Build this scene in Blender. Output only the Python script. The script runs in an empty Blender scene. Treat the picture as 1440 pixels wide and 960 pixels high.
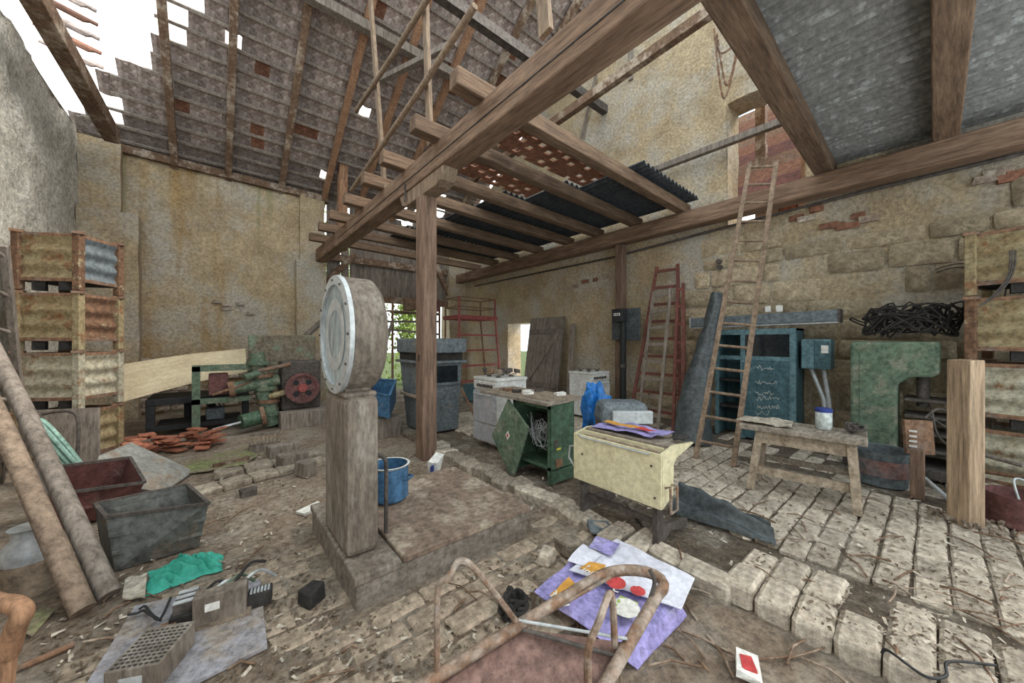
import bpy, bmesh, math, random
from mathutils import Vector, Matrix, Euler, noise
random.seed(7)
R = math.radians
scene = bpy.context.scene
col = scene.collection
# ---------------------------------------------------------------- camera
H = 1.5; F = 500.0
YAW = 40.0
cd = bpy.data.cameras.new('camera'); cam = bpy.data.objects.new('camera', cd); col.objects.link(cam)
cam.location = (0, 0, H); cam.rotation_euler = (R(90), 0, R(-YAW))
cd.sensor_width = 36; cd.lens = 36*F/1440; cd.clip_start = .05; cd.clip_end = 300
scene.camera = cam
CA, SA = math.cos(R(YAW)), math.sin(R(YAW))
# ---------------------------------------------------------------- sky, sun, exposure
w = bpy.data.worlds.new('sky'); scene.world = w; w.use_nodes = True
nt = w.node_tree; nt.nodes.clear()
wo = nt.nodes.new('ShaderNodeOutputWorld'); bg = nt.nodes.new('ShaderNodeBackground')
tc = nt.nodes.new('ShaderNodeTexCoord'); nz = nt.nodes.new('ShaderNodeTexNoise'); rp = nt.nodes.new('ShaderNodeValToRGB')
nz.inputs['Scale'].default_value = 1.6; nz.inputs['Detail'].default_value = 6
rp.color_ramp.elements[0].position = .35; rp.color_ramp.elements[0].color = (.60, .76, .82, 1)
rp.color_ramp.elements[1].position = .62; rp.color_ramp.elements[1].color = (1.0, .98, .95, 1)
nt.links.new(tc.outputs['Generated'], nz.inputs['Vector']); nt.links.new(nz.outputs['Fac'], rp.inputs['Fac'])
nt.links.new(rp.outputs['Color'], bg.inputs['Color']); nt.links.new(bg.outputs['Background'], wo.inputs['Surface'])
bg.inputs['Strength'].default_value = 1.9
sd = bpy.data.lights.new('sun', 'SUN'); sun = bpy.data.objects.new('sun', sd); col.objects.link(sun)
sd.energy = 3.0; sd.angle = R(22); sd.color = (1, .94, .84)
sun.rotation_euler = Vector((-.60, .34, -.72)).to_track_quat('-Z', 'Y').to_euler()
vs = scene.view_settings
vs.view_transform = 'Standard'; vs.look = 'None'; vs.gamma = 1.0; vs.use_curve_mapping = False
vs.exposure = 0.5
# ---------------------------------------------------------------- pixel helpers (a pixel gives a direction; distance comes from what it touches)
def rd(r, d): return Vector((SA*d + CA*r, CA*d - SA*r, 0))
def atd(px, py, d):
    v = rd((px-720)/F*d, d); v.z = H - (py-480)/F*d; return v
def at(px, py, z=0.0): return atd(px, py, (H-z)*F/(py-480))
def onX(px, py, X):
    v = atd(px, py, 1.0); t = X/v.x; return Vector((X, v.y*t, H+(v.z-H)*t))
def onY(px, py, Y):
    v = atd(px, py, 1.0); t = Y/v.y; return Vector((v.x*t, Y, H+(v.z-H)*t))
def pix(p):
    d = SA*p[0]+CA*p[1]; r = CA*p[0]-SA*p[1]
    if d < .05: return (-9999, -9999)
    return (720+F*r/d, 480-F*(p[2]-H)/d)
# ---------------------------------------------------------------- materials
def mat(name, c1, c2=None, scale=6, rough=.85, bump=.3, bscale=None, metal=0, c3=None, s3=2.5, t3=(.5,.62), stretch=None, rnd=0, detail=8, alpha=None, trans=0, grit=.5, gscale=22, bdist=.02):
    m = bpy.data.materials.new(name); m.use_nodes = True
    nt = m.node_tree; N = nt.nodes; L = nt.links
    b = N['Principled BSDF']; b.inputs['Roughness'].default_value = rough; b.inputs['Metallic'].default_value = metal
    if 'Specular IOR Level' in b.inputs: b.inputs['Specular IOR Level'].default_value = .3
    tc = N.new('ShaderNodeTexCoord'); mp = N.new('ShaderNodeMapping')
    L.new(tc.outputs['Object'], mp.inputs['Vector'])
    if stretch: mp.inputs['Scale'].default_value = stretch
    n1 = N.new('ShaderNodeTexNoise'); n1.inputs['Scale'].default_value = scale; n1.inputs['Detail'].default_value = detail; n1.inputs['Roughness'].default_value = .65
    L.new(mp.outputs['Vector'], n1.inputs['Vector'])
    r1 = N.new('ShaderNodeValToRGB'); r1.color_ramp.elements[0].position = .3; r1.color_ramp.elements[1].position = .7
    c2 = c2 or tuple(x*.6 for x in c1)
    r1.color_ramp.elements[0].color = (*c2, 1); r1.color_ramp.elements[1].color = (*c1, 1)
    L.new(n1.outputs['Fac'], r1.inputs['Fac']); out = r1.outputs['Color']
    if c3:
        n3 = N.new('ShaderNodeTexNoise'); n3.inputs['Scale'].default_value = s3; n3.inputs['Detail'].default_value = 7; n3.inputs['Roughness'].default_value = .7
        L.new(mp.outputs['Vector'], n3.inputs['Vector'])
        r3 = N.new('ShaderNodeValToRGB'); r3.color_ramp.elements[0].position = t3[0]; r3.color_ramp.elements[1].position = t3[1]
        L.new(n3.outputs['Fac'], r3.inputs['Fac'])
        mx = N.new('ShaderNodeMix'); mx.data_type = 'RGBA'
        L.new(r3.outputs['Color'], mx.inputs[0]); L.new(out, mx.inputs[6]); mx.inputs[7].default_value = (*c3, 1); out = mx.outputs[2]
    if rnd:
        oi = N.new('ShaderNodeObjectInfo'); hv = N.new('ShaderNodeHueSaturation')
        mr = N.new('ShaderNodeMapRange'); mr.inputs['To Min'].default_value = 1-rnd; mr.inputs['To Max'].default_value = 1+rnd
        L.new(oi.outputs['Random'], mr.inputs['Value']); L.new(mr.outputs['Result'], hv.inputs['Value']); L.new(out, hv.inputs['Color']); out = hv.outputs['Color']
    if grit:
        ng = N.new('ShaderNodeTexNoise'); ng.inputs['Scale'].default_value = gscale; ng.inputs['Detail'].default_value = 6; ng.inputs['Roughness'].default_value = .75
        L.new(mp.outputs['Vector'], ng.inputs['Vector'])
        mg = N.new('ShaderNodeMapRange'); mg.inputs['From Min'].default_value = .36; mg.inputs['From Max'].default_value = .60; mg.inputs['To Min'].default_value = 1-grit; mg.inputs['To Max'].default_value = 1.12
        L.new(ng.outputs['Fac'], mg.inputs['Value'])
        vm = N.new('ShaderNodeVectorMath'); vm.operation = 'SCALE'; L.new(out, vm.inputs[0]); L.new(mg.outputs['Result'], vm.inputs['Scale']); out = vm.outputs['Vector']
    L.new(out, b.inputs['Base Color'])
    if bump:
        nb = N.new('ShaderNodeTexNoise'); nb.inputs['Scale'].default_value = bscale or scale*3; nb.inputs['Detail'].default_value = 8; nb.inputs['Roughness'].default_value = .7
        L.new(mp.outputs['Vector'], nb.inputs['Vector'])
        bp = N.new('ShaderNodeBump'); bp.inputs['Strength'].default_value = bump; bp.inputs['Distance'].default_value = bdist
        L.new(nb.outputs['Fac'], bp.inputs['Height']); L.new(bp.outputs['Normal'], b.inputs['Normal'])
    if trans: b.inputs['Transmission Weight'].default_value = trans
    if alpha is not None: b.inputs['Alpha'].default_value = alpha
    return m
def flat(name, c, rough=.7, metal=0): return mat(name, c, tuple(x*.85 for x in c), 20, rough, .05, metal=metal, grit=.25)
M = {}
# setting
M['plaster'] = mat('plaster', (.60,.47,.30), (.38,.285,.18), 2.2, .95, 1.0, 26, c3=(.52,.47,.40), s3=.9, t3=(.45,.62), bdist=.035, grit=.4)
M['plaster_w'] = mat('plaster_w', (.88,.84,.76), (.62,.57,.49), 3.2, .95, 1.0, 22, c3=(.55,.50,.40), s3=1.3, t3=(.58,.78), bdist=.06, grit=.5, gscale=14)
M['stone'] = mat('stone', (.60,.49,.34), (.38,.29,.19), 5, .95, 1.0, 24, rnd=.22, bdist=.04, grit=.4)
M['mortar'] = mat('mortar', (.50,.45,.37), (.30,.26,.20), 5, .95, 1.0, 30, c3=(.62,.60,.55), s3=1.5, bdist=.03)
M['brick_old'] = mat('brick_old', (.46,.36,.28), (.30,.22,.17), 9, .95, .8, 40, rnd=.2, c3=(.55,.48,.40), s3=6)
M['paver'] = mat('paver', (.68,.60,.50), (.44,.36,.28), 7, .92, .8, 40, rnd=.18, c3=(.26,.20,.15), s3=4, t3=(.55,.75))
M['paver_dirty'] = mat('paver_dirty', (.52,.42,.32), (.32,.245,.18), 6, .95, .8, 40, rnd=.16, c3=(.50,.36,.27), s3=3, t3=(.5,.75))
M['kerb'] = mat('kerb', (.46,.39,.31), (.26,.21,.16), 7, .95, .8, 36, rnd=.2)
M['dirt'] = mat('dirt', (0.405,0.313,0.235), (0.221,0.161,0.115), 7, 1, 1.0, 50, c3=(.44,.38,.31), s3=2.2, t3=(.45,.66), bdist=.03)
M['dirt_right'] = mat('dirt_right', (.26,.21,.16), (.13,.10,.075), 9, 1, 1.0, 60, c3=(.38,.33,.27), s3=3, bdist=.03)
M['moss'] = mat('moss', (.34,.38,.16), (.22,.22,.11), 14, 1, 1, 60, c3=(.34,.27,.19), s3=3.5, t3=(.42,.56))
M['timber'] = mat('timber', (0.229,0.145,0.095), (0.138,0.080,0.050), 5, .85, .5, 30, stretch=(1,1,1), c3=(.46,.37,.29), s3=3, rnd=.12)
M['timber_x'] = mat('timber_x', (0.229,0.150,0.098), (0.127,0.077,0.050), 7, .85, .5, 30, stretch=(.15,1.6,1.6), rnd=.15)
M['timber_y'] = mat('timber_y', (0.275,0.180,0.124), (0.144,0.085,0.054), 7, .85, .5, 30, stretch=(1.6,.15,1.6), rnd=.12)
M['timber_z'] = mat('timber_z', (0.252,0.166,0.119), (0.132,0.080,0.057), 7, .85, .5, 30, stretch=(1.6,1.6,.15), rnd=.12)
M['timber_red'] = mat('timber_red', (.42,.24,.14), (.26,.13,.075), 6, .8, .4, 30, stretch=(1.5,1.5,.2))
M['timber_light'] = mat('timber_light', (0.306,0.224,0.159), (0.197,0.133,0.087), 7, .85, .5, 30, stretch=(1.5,1.5,.2), rnd=.1)
M['timber_grey'] = mat('timber_grey', (0.295,0.250,0.213), (0.164,0.133,0.110), 7, .9, .5, 30, stretch=(1.4,1.4,.2), rnd=.15)
M['batten'] = mat('batten', (.42,.36,.31), (.26,.21,.18), 8, .9, .3, 30, rnd=.15)
M['rtile'] = mat('rtile', (.46,.37,.335), (.28,.21,.185), 9, .9, .5, 30, rnd=.28, c3=(.54,.46,.43), s3=7)
M['clay'] = mat('clay', (0.302,0.148,0.093), (0.202,0.086,0.055), 8, .9, .5, 30, rnd=.25)
M['corr'] = mat('corr', (.30,.30,.29), (.17,.17,.165), 14, .6, .2, 50, metal=.2, c3=(.40,.41,.41), s3=8, t3=(.55,.62), grit=.3)
M['corr_dark'] = mat('corr_dark', (.075,.085,.095), (.035,.04,.05), 6, .6, .2, 40)
M['fibre'] = mat('fibre', (.68,.58,.40), (.50,.40,.26), 3, .8, .1, 30, grit=.15)
M['iron'] = mat('iron', (0.145,0.123,0.111), (0.072,0.060,0.053), 10, .7, .4, 50, metal=.3)
M['rust'] = mat('rust', (.34,.19,.115), (.17,.095,.06), 12, .85, .5, 60, c3=(.22,.16,.13), s3=6)
M['rusty_tube'] = mat('rusty_tube', (.42,.36,.31), (.25,.155,.10), 14, .7, .4, 60, metal=.2, c3=(.24,.14,.09), s3=9, t3=(.5,.6))
M['black'] = mat('black', (.035,.035,.038), (.015,.015,.016), 8, .6, .2)
M['dark'] = mat('dark', (.05,.045,.042), (.02,.018,.017), 8, .9, .3)
M['ladder_red'] = mat('ladder_red', (.24,.09,.07), (.125,.048,.038), 8, .8, .3)
# ---------------------------------------------------------------- mesh helpers
class MB:
    def __init__(s): s.v = []; s.f = []
    def add(s, vs, fs):
        o = len(s.v); s.v += [tuple(v) for v in vs]; s.f += [tuple(i+o for i in f) for f in fs]; return s
    def box(s, c, sz, rot=None, jit=0):
        x, y, z = sz[0]/2, sz[1]/2, sz[2]/2
        P = [Vector(p) for p in ((-x,-y,-z),(x,-y,-z),(x,y,-z),(-x,y,-z),(-x,-y,z),(x,-y,z),(x,y,z),(-x,y,z))]
        if jit: P = [p+Vector([random.uniform(-jit, jit) for _ in range(3)]) for p in P]
        if rot is not None: P = [rot @ p for p in P]
        c = Vector(c)
        return s.add([p+c for p in P], [(0,3,2,1),(4,5,6,7),(0,1,5,4),(1,2,6,5),(2,3,7,6),(3,0,4,7)])
    def bx(s, x0, x1, y0, y1, z0, z1): return s.box(((x0+x1)/2,(y0+y1)/2,(z0+z1)/2), (abs(x1-x0),abs(y1-y0),abs(z1-z0)))
    def beam(s, p0, p1, w, h, up=(0,0,1), taper=1):
        p0 = Vector(p0); p1 = Vector(p1); d = (p1-p0).normalized(); u = Vector(up)
        if abs(d.dot(u)) > .95: u = Vector((0,1,0))
        sd_ = d.cross(u).normalized(); u = sd_.cross(d).normalized()
        V = []
        for p, k in ((p0,1),(p1,taper)):
            for a, b in ((-1,-1),(1,-1),(1,1),(-1,1)): V.append(p+sd_*(a*w/2*k)+u*(b*h/2*k))
        return s.add(V, [(0,1,2,3),(7,6,5,4),(0,4,5,1),(1,5,6,2),(2,6,7,3),(3,7,4,0)])
    def tube(s, pts, r, n=8, closed=False, cap=True):
        pts = [Vector(p) for p in pts]; rs = r if isinstance(r, (list, tuple)) else [r]*len(pts)
        V = []; Fc = []; prev = None
        for i, p in enumerate(pts):
            a = pts[i-1] if (i > 0 or closed) else p; b = pts[(i+1) % len(pts)] if (i < len(pts)-1 or closed) else p
            t = (b-a).normalized()
            if prev is None:
                u = Vector((0,0,1)) if abs(t.z) < .9 else Vector((1,0,0)); u = (u - t*u.dot(t)).normalized()
            else:
                u = prev - t*prev.dot(t); u = u.normalized() if u.length > 1e-5 else prev
            prev = u; q = t.cross(u)
            for k in range(n):
                an = 2*math.pi*k/n; V.append(p + (u*math.cos(an)+q*math.sin(an))*rs[i])
        m = len(pts)
        for i in range(m if closed else m-1):
            j = (i+1) % m
            for k in range(n):
                k2 = (k+1) % n; Fc.append((i*n+k, i*n+k2, j*n+k2, j*n+k))
        if cap and not closed: Fc.append(tuple(range(n-1,-1,-1))); Fc.append(tuple((m-1)*n+k for k in range(n)))
        return s.add(V, Fc)
    def cyl(s, p0, p1, r, n=16): return s.tube([p0, p1], r, n)
    def lathe(s, prof, c=(0,0,0), n=24, ax='z'):
        V = []; Fc = []; m = len(prof)
        for (r_, z) in prof:
            for k in range(n):
                a = 2*math.pi*k/n; x, y = r_*math.cos(a), r_*math.sin(a)
                p = (x, y, z) if ax == 'z' else ((z, x, y) if ax == 'x' else (y, z, x))
                V.append((p[0]+c[0], p[1]+c[1], p[2]+c[2]))
        for i in range(m-1):
            for k in range(n):
                k2 = (k+1) % n; Fc.append((i*n+k, i*n+k2, (i+1)*n+k2, (i+1)*n+k))
        return s.add(V, Fc)
    def prism(s, poly, o, u, v, wv):      # polygon in (u,v) plane, extruded along wv
        o = Vector(o); u = Vector(u); v = Vector(v); wv = Vector(wv); n = len(poly)
        A = [o+u*a+v*b for a, b in poly]; B = [p+wv for p in A]
        return s.add(A+B, [tuple(range(n-1,-1,-1)), tuple(range(n,2*n))]+[(i,(i+1)%n,(i+1)%n+n,i+n) for i in range(n)])
    def hexa(s, P):       # 8 points: bottom 4 ccw, top 4 ccw
        return s.add(P, [(0,3,2,1),(4,5,6,7),(0,1,5,4),(1,2,6,5),(2,3,7,6),(3,0,4,7)])
    def grid(s, fn, nu, nv, thick=None):
        V = [fn(i/nu, j/nv) for j in range(nv+1) for i in range(nu+1)]
        Fc = [(j*(nu+1)+i, j*(nu+1)+i+1, (j+1)*(nu+1)+i+1, (j+1)*(nu+1)+i) for j in range(nv) for i in range(nu)]
        s.add(V, Fc)
        if thick is not None:
            t = Vector(thick); s.add([Vector(v)+t for v in V], [f[::-1] for f in Fc])
            o = len(s.v)-2*len(V); n = len(V)
            ring = [i for i in range(nu+1)]+[j*(nu+1)+nu for j in range(1,nv+1)]+[nv*(nu+1)+i for i in range(nu-1,-1,-1)]+[j*(nu+1) for j in range(nv-1,0,-1)]
            for a, b in zip(ring, ring[1:]+ring[:1]): s.f.append((o+b, o+a, o+n+a, o+n+b))
        return s
    def mesh(s, name, smooth=False):
        me = bpy.data.meshes.new(name); me.from_pydata(s.v, [], s.f); me.update()
        if smooth: me.polygons.foreach_set('use_smooth', [True]*len(me.polygons))
        return me
    def build(s, name, m, parent=None, smooth=False, bevel=0, world=True, fix=True):
        if parent is not None and world:
            inv = rootmat(parent).inverted(); s.v = [tuple(inv @ Vector(v)) for v in s.v]
        me = s.mesh(name, smooth)
        if fix:
            b = bmesh.new(); b.from_mesh(me); bmesh.ops.recalc_face_normals(b, faces=b.faces); b.to_mesh(me); b.free()
        me.materials.append(M[m] if isinstance(m, str) else m)
        o = bpy.data.objects.new(name, me); col.objects.link(o)
        if parent is not None: o.parent = parent
        if bevel:
            bm_ = o.modifiers.new('bevel', 'BEVEL'); bm_.width = bevel; bm_.segments = 2; bm_.limit_method = 'ANGLE'
        if smooth:
            try: me.set_sharp_from_angle(angle=R(40))
            except Exception: pass
        return o
def rootmat(o):
    m = Matrix.Translation(o.location) @ o.rotation_euler.to_matrix().to_4x4()
    return rootmat(o.parent) @ m if o.parent else m
def tag(o, label, cat=None, group=None, kind=None):
    o['label'] = label
    if cat: o['category'] = cat
    if group: o['group'] = group
    if kind: o['kind'] = kind
    return o
def thing(name, label, cat=None, loc=(0,0,0), rz=0, group=None, kind=None):
    o = bpy.data.objects.new(name, None); col.objects.link(o); o.location = loc; o.rotation_euler = (0,0,rz); o.empty_display_size = .1
    return tag(o, label, cat, group, kind)
def dup(o, parent=None):
    c = o.copy(); col.objects.link(c)
    if parent is not None: c.parent = parent
    return c
def rnd(a, b): return random.uniform(a, b)
def nz3(p, s=1.0): return noise.noise(Vector(p)*s)
def arc(c, r, a0, a1, n, u=(1,0,0), v=(0,0,1)):
    c = Vector(c); u = Vector(u); v = Vector(v)
    return [c+u*(r*math.cos(R(a0+(a1-a0)*i/n)))+v*(r*math.sin(R(a0+(a1-a0)*i/n))) for i in range(n+1)]
def bez(pts, n=8):
    pts = [Vector(p) for p in pts]; out = []
    for i in range(len(pts)-1):
        p0 = pts[max(i-1,0)]; p1 = pts[i]; p2 = pts[i+1]; p3 = pts[min(i+2,len(pts)-1)]
        for k in range(n):
            t = k/n; out.append(.5*((2*p1)+(p2-p0)*t+(2*p0-5*p1+4*p2-p3)*t*t+(3*p1-p0-3*p2+p3)*t**3))
    out.append(pts[-1]); return out
def tube_obj(name, m, pts, r, parent=None, n=8): return MB().tube(pts, r, n).build(name, m, parent, smooth=True)
def wire(mb, c, spread, count, r=.004, seg=10, flat_=.4):
    for _ in range(count):
        pts = []; a = rnd(0, 6.28); rad = rnd(.4, 1)
        for k in range(seg):
            a += rnd(.3, .9); q = rad*rnd(.7, 1.1)
            pts.append(Vector(c)+Vector((math.cos(a)*q*spread[0], math.sin(a)*q*spread[1], abs(rnd(0,1))*spread[2]*flat_+rnd(0,spread[2]*.5))))
        mb.tube(bez(pts, 4), r, 5)
    return mb
XW, XL, YB, FR = 6.5, -1.9, 10.3, .08
# ---------------------------------------------------------------- floor
def gz(x, y): return .022*nz3((x*1.3, y*1.3, 0)) + .012*nz3((x*5, y*5, 3))
def inview(p, m=60):
    a = pix(p); return -m < a[0] < 1440+m and -m < a[1] < 960+m
fl = MB().grid(lambda a, b: (-2.2+4.5*a, -1+12*b, gz(-2.2+4.5*a, -1+12*b)), 110, 290).build('floor', 'dirt', smooth=True, fix=False)
tag(fl, 'trampled dirt floor with half buried bricks on the lower left side', kind='structure')
def rz_(x, y):
    z = FR-.018 + .012*nz3((x*1.5, y*1.5, 9)) + .008*nz3((x*6, y*6, 5))
    band = math.exp(-((x-2.86-.12*nz3((y*1.4, 0, 1)))/.16)**2); return z - .02*band
fr = MB().grid(lambda a, b: (2.28+4.4*a, -2+12.6*b, rz_(2.28+4.4*a, -2+12.6*b) if a > 0 else -.05), 110, 280).build('floor_right', 'dirt_right', smooth=True, fix=False)
tag(fr, 'raised brick paved floor on the right side of the barn', kind='structure')
def brick_mesh(name, sx, sy, sz, m, bev=.012):
    b = MB().box((0,0,0), (sx,sy,sz)); me = b.mesh(name); bm = bmesh.new(); bm.from_mesh(me)
    bmesh.ops.recalc_face_normals(bm, faces=bm.faces)
    bmesh.ops.bevel(bm, geom=[e for e in bm.edges if abs(e.verts[0].co.z-e.verts[1].co.z) > .01 or (e.verts[0].co.z > 0 and e.verts[1].co.z > 0)], offset=bev, segments=1, affect='EDGES')
    for v in bm.verts: v.co += Vector((rnd(-1,1), rnd(-1,1), rnd(-.5,.5)))*.004
    bm.to_mesh(me); bm.free(); me.materials.append(M[m]); return me
PV = [brick_mesh('brick', .285, .14, .07, 'paver') for _ in range(5)]
PD = [brick_mesh('brick', .285, .14, .07, 'paver_dirty') for _ in range(5)]
def place(me, name, loc, rot, parent, scale=(1,1,1)):
    o = bpy.data.objects.new(name, me); col.objects.link(o); o.parent = parent; o.location = loc; o.rotation_euler = rot; o.scale = scale; return o
cand = []
ny = 0
for j in range(-12, 40):
    y = j*.153+.02
    for i in range(0, 13):
        x = 3.13+i*.30+(.0 if j % 2 == 0 else .03)
        if x > 6.4: continue
        if not inview((x, y, .08)): continue
        cover = nz3((x*.9, y*.9, 4))
        if cover > .42 or (x > 5.3 and random.random() < .5): continue
        z = FR-.035 + .010*nz3((x*2, y*2, 8)) + rnd(-.004, .006) - max(0, cover-.15)*.03
        cand.append((math.hypot(x, y), x, y, z))
cand.sort(); far = MB()
for k, (d, x, y, z) in enumerate(cand):
    rot = (rnd(-.02,.02), rnd(-.02,.02), rnd(-.03,.03))
    if k < 290: place(random.choice(PV), 'brick', (x+rnd(-.006,.006), y+rnd(-.005,.005), z), rot, fr)
    else: far.box((x, y, z), (.285,.14,.07), Euler(rot).to_matrix(), .004)
if far.v: far.build('distant_bricks', 'paver', fr)['kind'] = 'stuff'
# kerb row: larger pale bricks at the edge of the raised floor
KB = [brick_mesh('kerb_stone', .30, .155, .11, 'paver', .018) for _ in range(4)] + [brick_mesh('kerb_stone', .24, .2, .12, 'kerb', .03) for _ in range(3)]
y = -.75
while y < 4.9:
    pale = y < .75
    if pale:
        for xx in (2.42, 2.70):
            if xx > 2.6 and random.random() < .25: continue
            place(random.choice(KB[:4]), 'kerb_stone', (xx+rnd(-.015,.015), y, .045+rnd(-.012,.012)), (rnd(-.05,.05), rnd(-.06,.06), rnd(-.05,.05)), fr)
        y += .165
    else:
        st = rnd(.16, .24)
        place(random.choice(KB), 'kerb_stone', (2.33+rnd(-.04,.04), y, .04+rnd(-.015,.02)), (rnd(-.1,.1), rnd(-.12,.12), 1.57*(random.random() < .6)+rnd(-.15,.15)), fr)
        y += st
# half buried bricks of the lower floor
for j in range(0, 16):
    y = .55+j*.153
    for i in range(-3, 9):
        x = .05+i*.295+(.147 if j % 2 else 0)
        if x > 2.15 or not inview((x, y, 0), 100): continue
        if .5 < x < 2.0 and y > 1.95: continue
        c = nz3((x*.8, y*.8, 2))
        if c > .32 or (x < -.2 and random.random() < .7): continue
        place(random.choice(PD), 'brick', (x, y, gz(x,y)-.0285-max(0, c)*.012+rnd(-.004,.004)), (rnd(-.015,.015), rnd(-.015,.015), rnd(-.02,.02)), fl)
# long stone threshold edging further back on the lower floor
for (a, b, n_) in (((262,700),(455,650),5), ((300,672),(452,640),4)):
    A = at(*a); B = at(*b)
    for k in range(n_):
        p = A.lerp(B, (k+.5)/n_); L_ = (B-A).length/n_
        MB().box((p.x, p.y, .025), (L_*.96, .2, .07), Matrix.Rotation(math.atan2(B.y-A.y, B.x-A.x)+rnd(-.03,.03), 3, 'Z'), .012).build('edging_stone', 'kerb', fl, bevel=.015)
# moss patch
pm = [at(*p, .03) for p in ((228,668),(262,648),(350,625),(362,640),(345,652),(290,662))]
mo = MB(); c0 = sum(pm, Vector())/len(pm)
for i in range(len(pm)):
    a, b = pm[i], pm[(i+1) % len(pm)]
    for k in range(4):
        p, q = a.lerp(b, k/4), a.lerp(b, (k+1)/4)
        mo.add([c0+Vector((0,0,.02)), p+Vector((0,0,rnd(-.012,0))), q+Vector((0,0,rnd(-.012,0)))], [(0,1,2)])
mo.build('moss', 'moss', fl, smooth=True)
pm = [at(*p, .03) for p in ((28,885),(60,850),(78,856),(45,895))]
MB().add(pm, [(0,1,2,3)]).build('moss', 'moss', fl)
# ---------------------------------------------------------------- walls
def wall_grid(mb, org, u, v, nrm, lu, top, cell, holes=(), amp=.02, fs=2.2, thick=.5, z0=-.1):
    org, u, v, nrm = Vector(org), Vector(u), Vector(v), Vector(nrm)
    nu = int(lu/cell); zmax = max(top(i*cell) for i in range(nu+1)); nv = int((zmax-z0)/cell)+1
    idx = {}
    def vert(i, j):
        if (i, j) not in idx:
            a = i*cell; b = min(z0+j*cell, top(a)); p = org+u*a+v*b
            n_ = nz3(p, fs)*amp+nz3(p, fs*3.3)*amp*.5+nz3(p, fs*8)*amp*.22
            idx[(i, j)] = len(mb.v); mb.v.append(tuple(p+nrm*n_))
        return idx[(i, j)]
    for i in range(nu):
        for j in range(nv):
            a = (i+.5)*cell; b = z0+(j+.5)*cell
            if z0+j*cell >= max(top(i*cell), top((i+1)*cell)): continue
            if any(h[0] < a < h[1] and h[2] < b < h[3] for h in holes): continue
            mb.f.append((vert(i,j), vert(i+1,j), vert(i+1,j+1), vert(i,j+1)))
    for h in holes:      # reveals
        for (a0,b0,a1,b1) in ((h[0],h[2],h[1],h[2]),(h[1],h[2],h[1],h[3]),(h[1],h[3],h[0],h[3]),(h[0],h[3],h[0],h[2])):
            def f(s, t, a0=a0,b0=b0,a1=a1,b1=b1):
                p = org+u*(a0+(a1-a0)*s)+v*(b0+(b1-b0)*s)-nrm*(thick*t-.03); return p+Vector((nz3(p,4),nz3(p+Vector((9,0,0)),4),nz3(p+Vector((0,9,0)),4)))*.018
            mb.grid(f, 12, 6)
    # outer face
    n = 20
    tp = [top(lu*i/n) for i in range(n+1)]
    for i in range(n):
        a0, a1 = lu*i/n, lu*(i+1)/n
        if any(h[0] < a1 and h[1] > a0 for h in holes): continue
        mb.add([org+u*a0-nrm*thick+v*z0, org+u*a1-nrm*thick+v*z0, org+u*a1-nrm*thick+v*tp[i+1], org+u*a0-nrm*thick+v*tp[i]], [(0,1,2,3)])
    for i in range(n):
        a0, a1 = lu*i/n, lu*(i+1)/n
        mb.add([org+u*a0+v*tp[i], org+u*a1+v*tp[i+1], org+u*a1-nrm*thick+v*tp[i+1], org+u*a0-nrm*thick+v*tp[i]], [(0,1,2,3)])
    return mb
SL = .657
def rtop(y): return 5.2+SL*(10.45-y)
# right wall: u from Y=-2.6 upward
HW = (-2.6+0, ) 
holesR = [(1.2+2.6, 2.2+2.6, 3.4, 5.4), (6.9+2.6, 7.9+2.6, .1, 2.0)]
wr = wall_grid(MB(), (XW, -2.6, 0), (0,1,0), (0,0,1), (-1,0,0), 13.0, lambda a: min(rtop(a-2.6)-.15, 9.2) if a-2.6 > 3.4 else 7.7, .1, holesR, .028).build('wall_right', 'plaster', smooth=True, fix=False)
tag(wr, 'long yellow plastered stone wall with a high opening and peeling plaster', kind='structure')
# left wall
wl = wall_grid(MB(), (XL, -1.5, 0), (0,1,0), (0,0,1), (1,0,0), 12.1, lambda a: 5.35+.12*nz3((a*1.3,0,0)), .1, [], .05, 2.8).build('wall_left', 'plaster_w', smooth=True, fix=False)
tag(wl, 'pale rough plastered wall lit by the gap in the roof', kind='structure')
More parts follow.
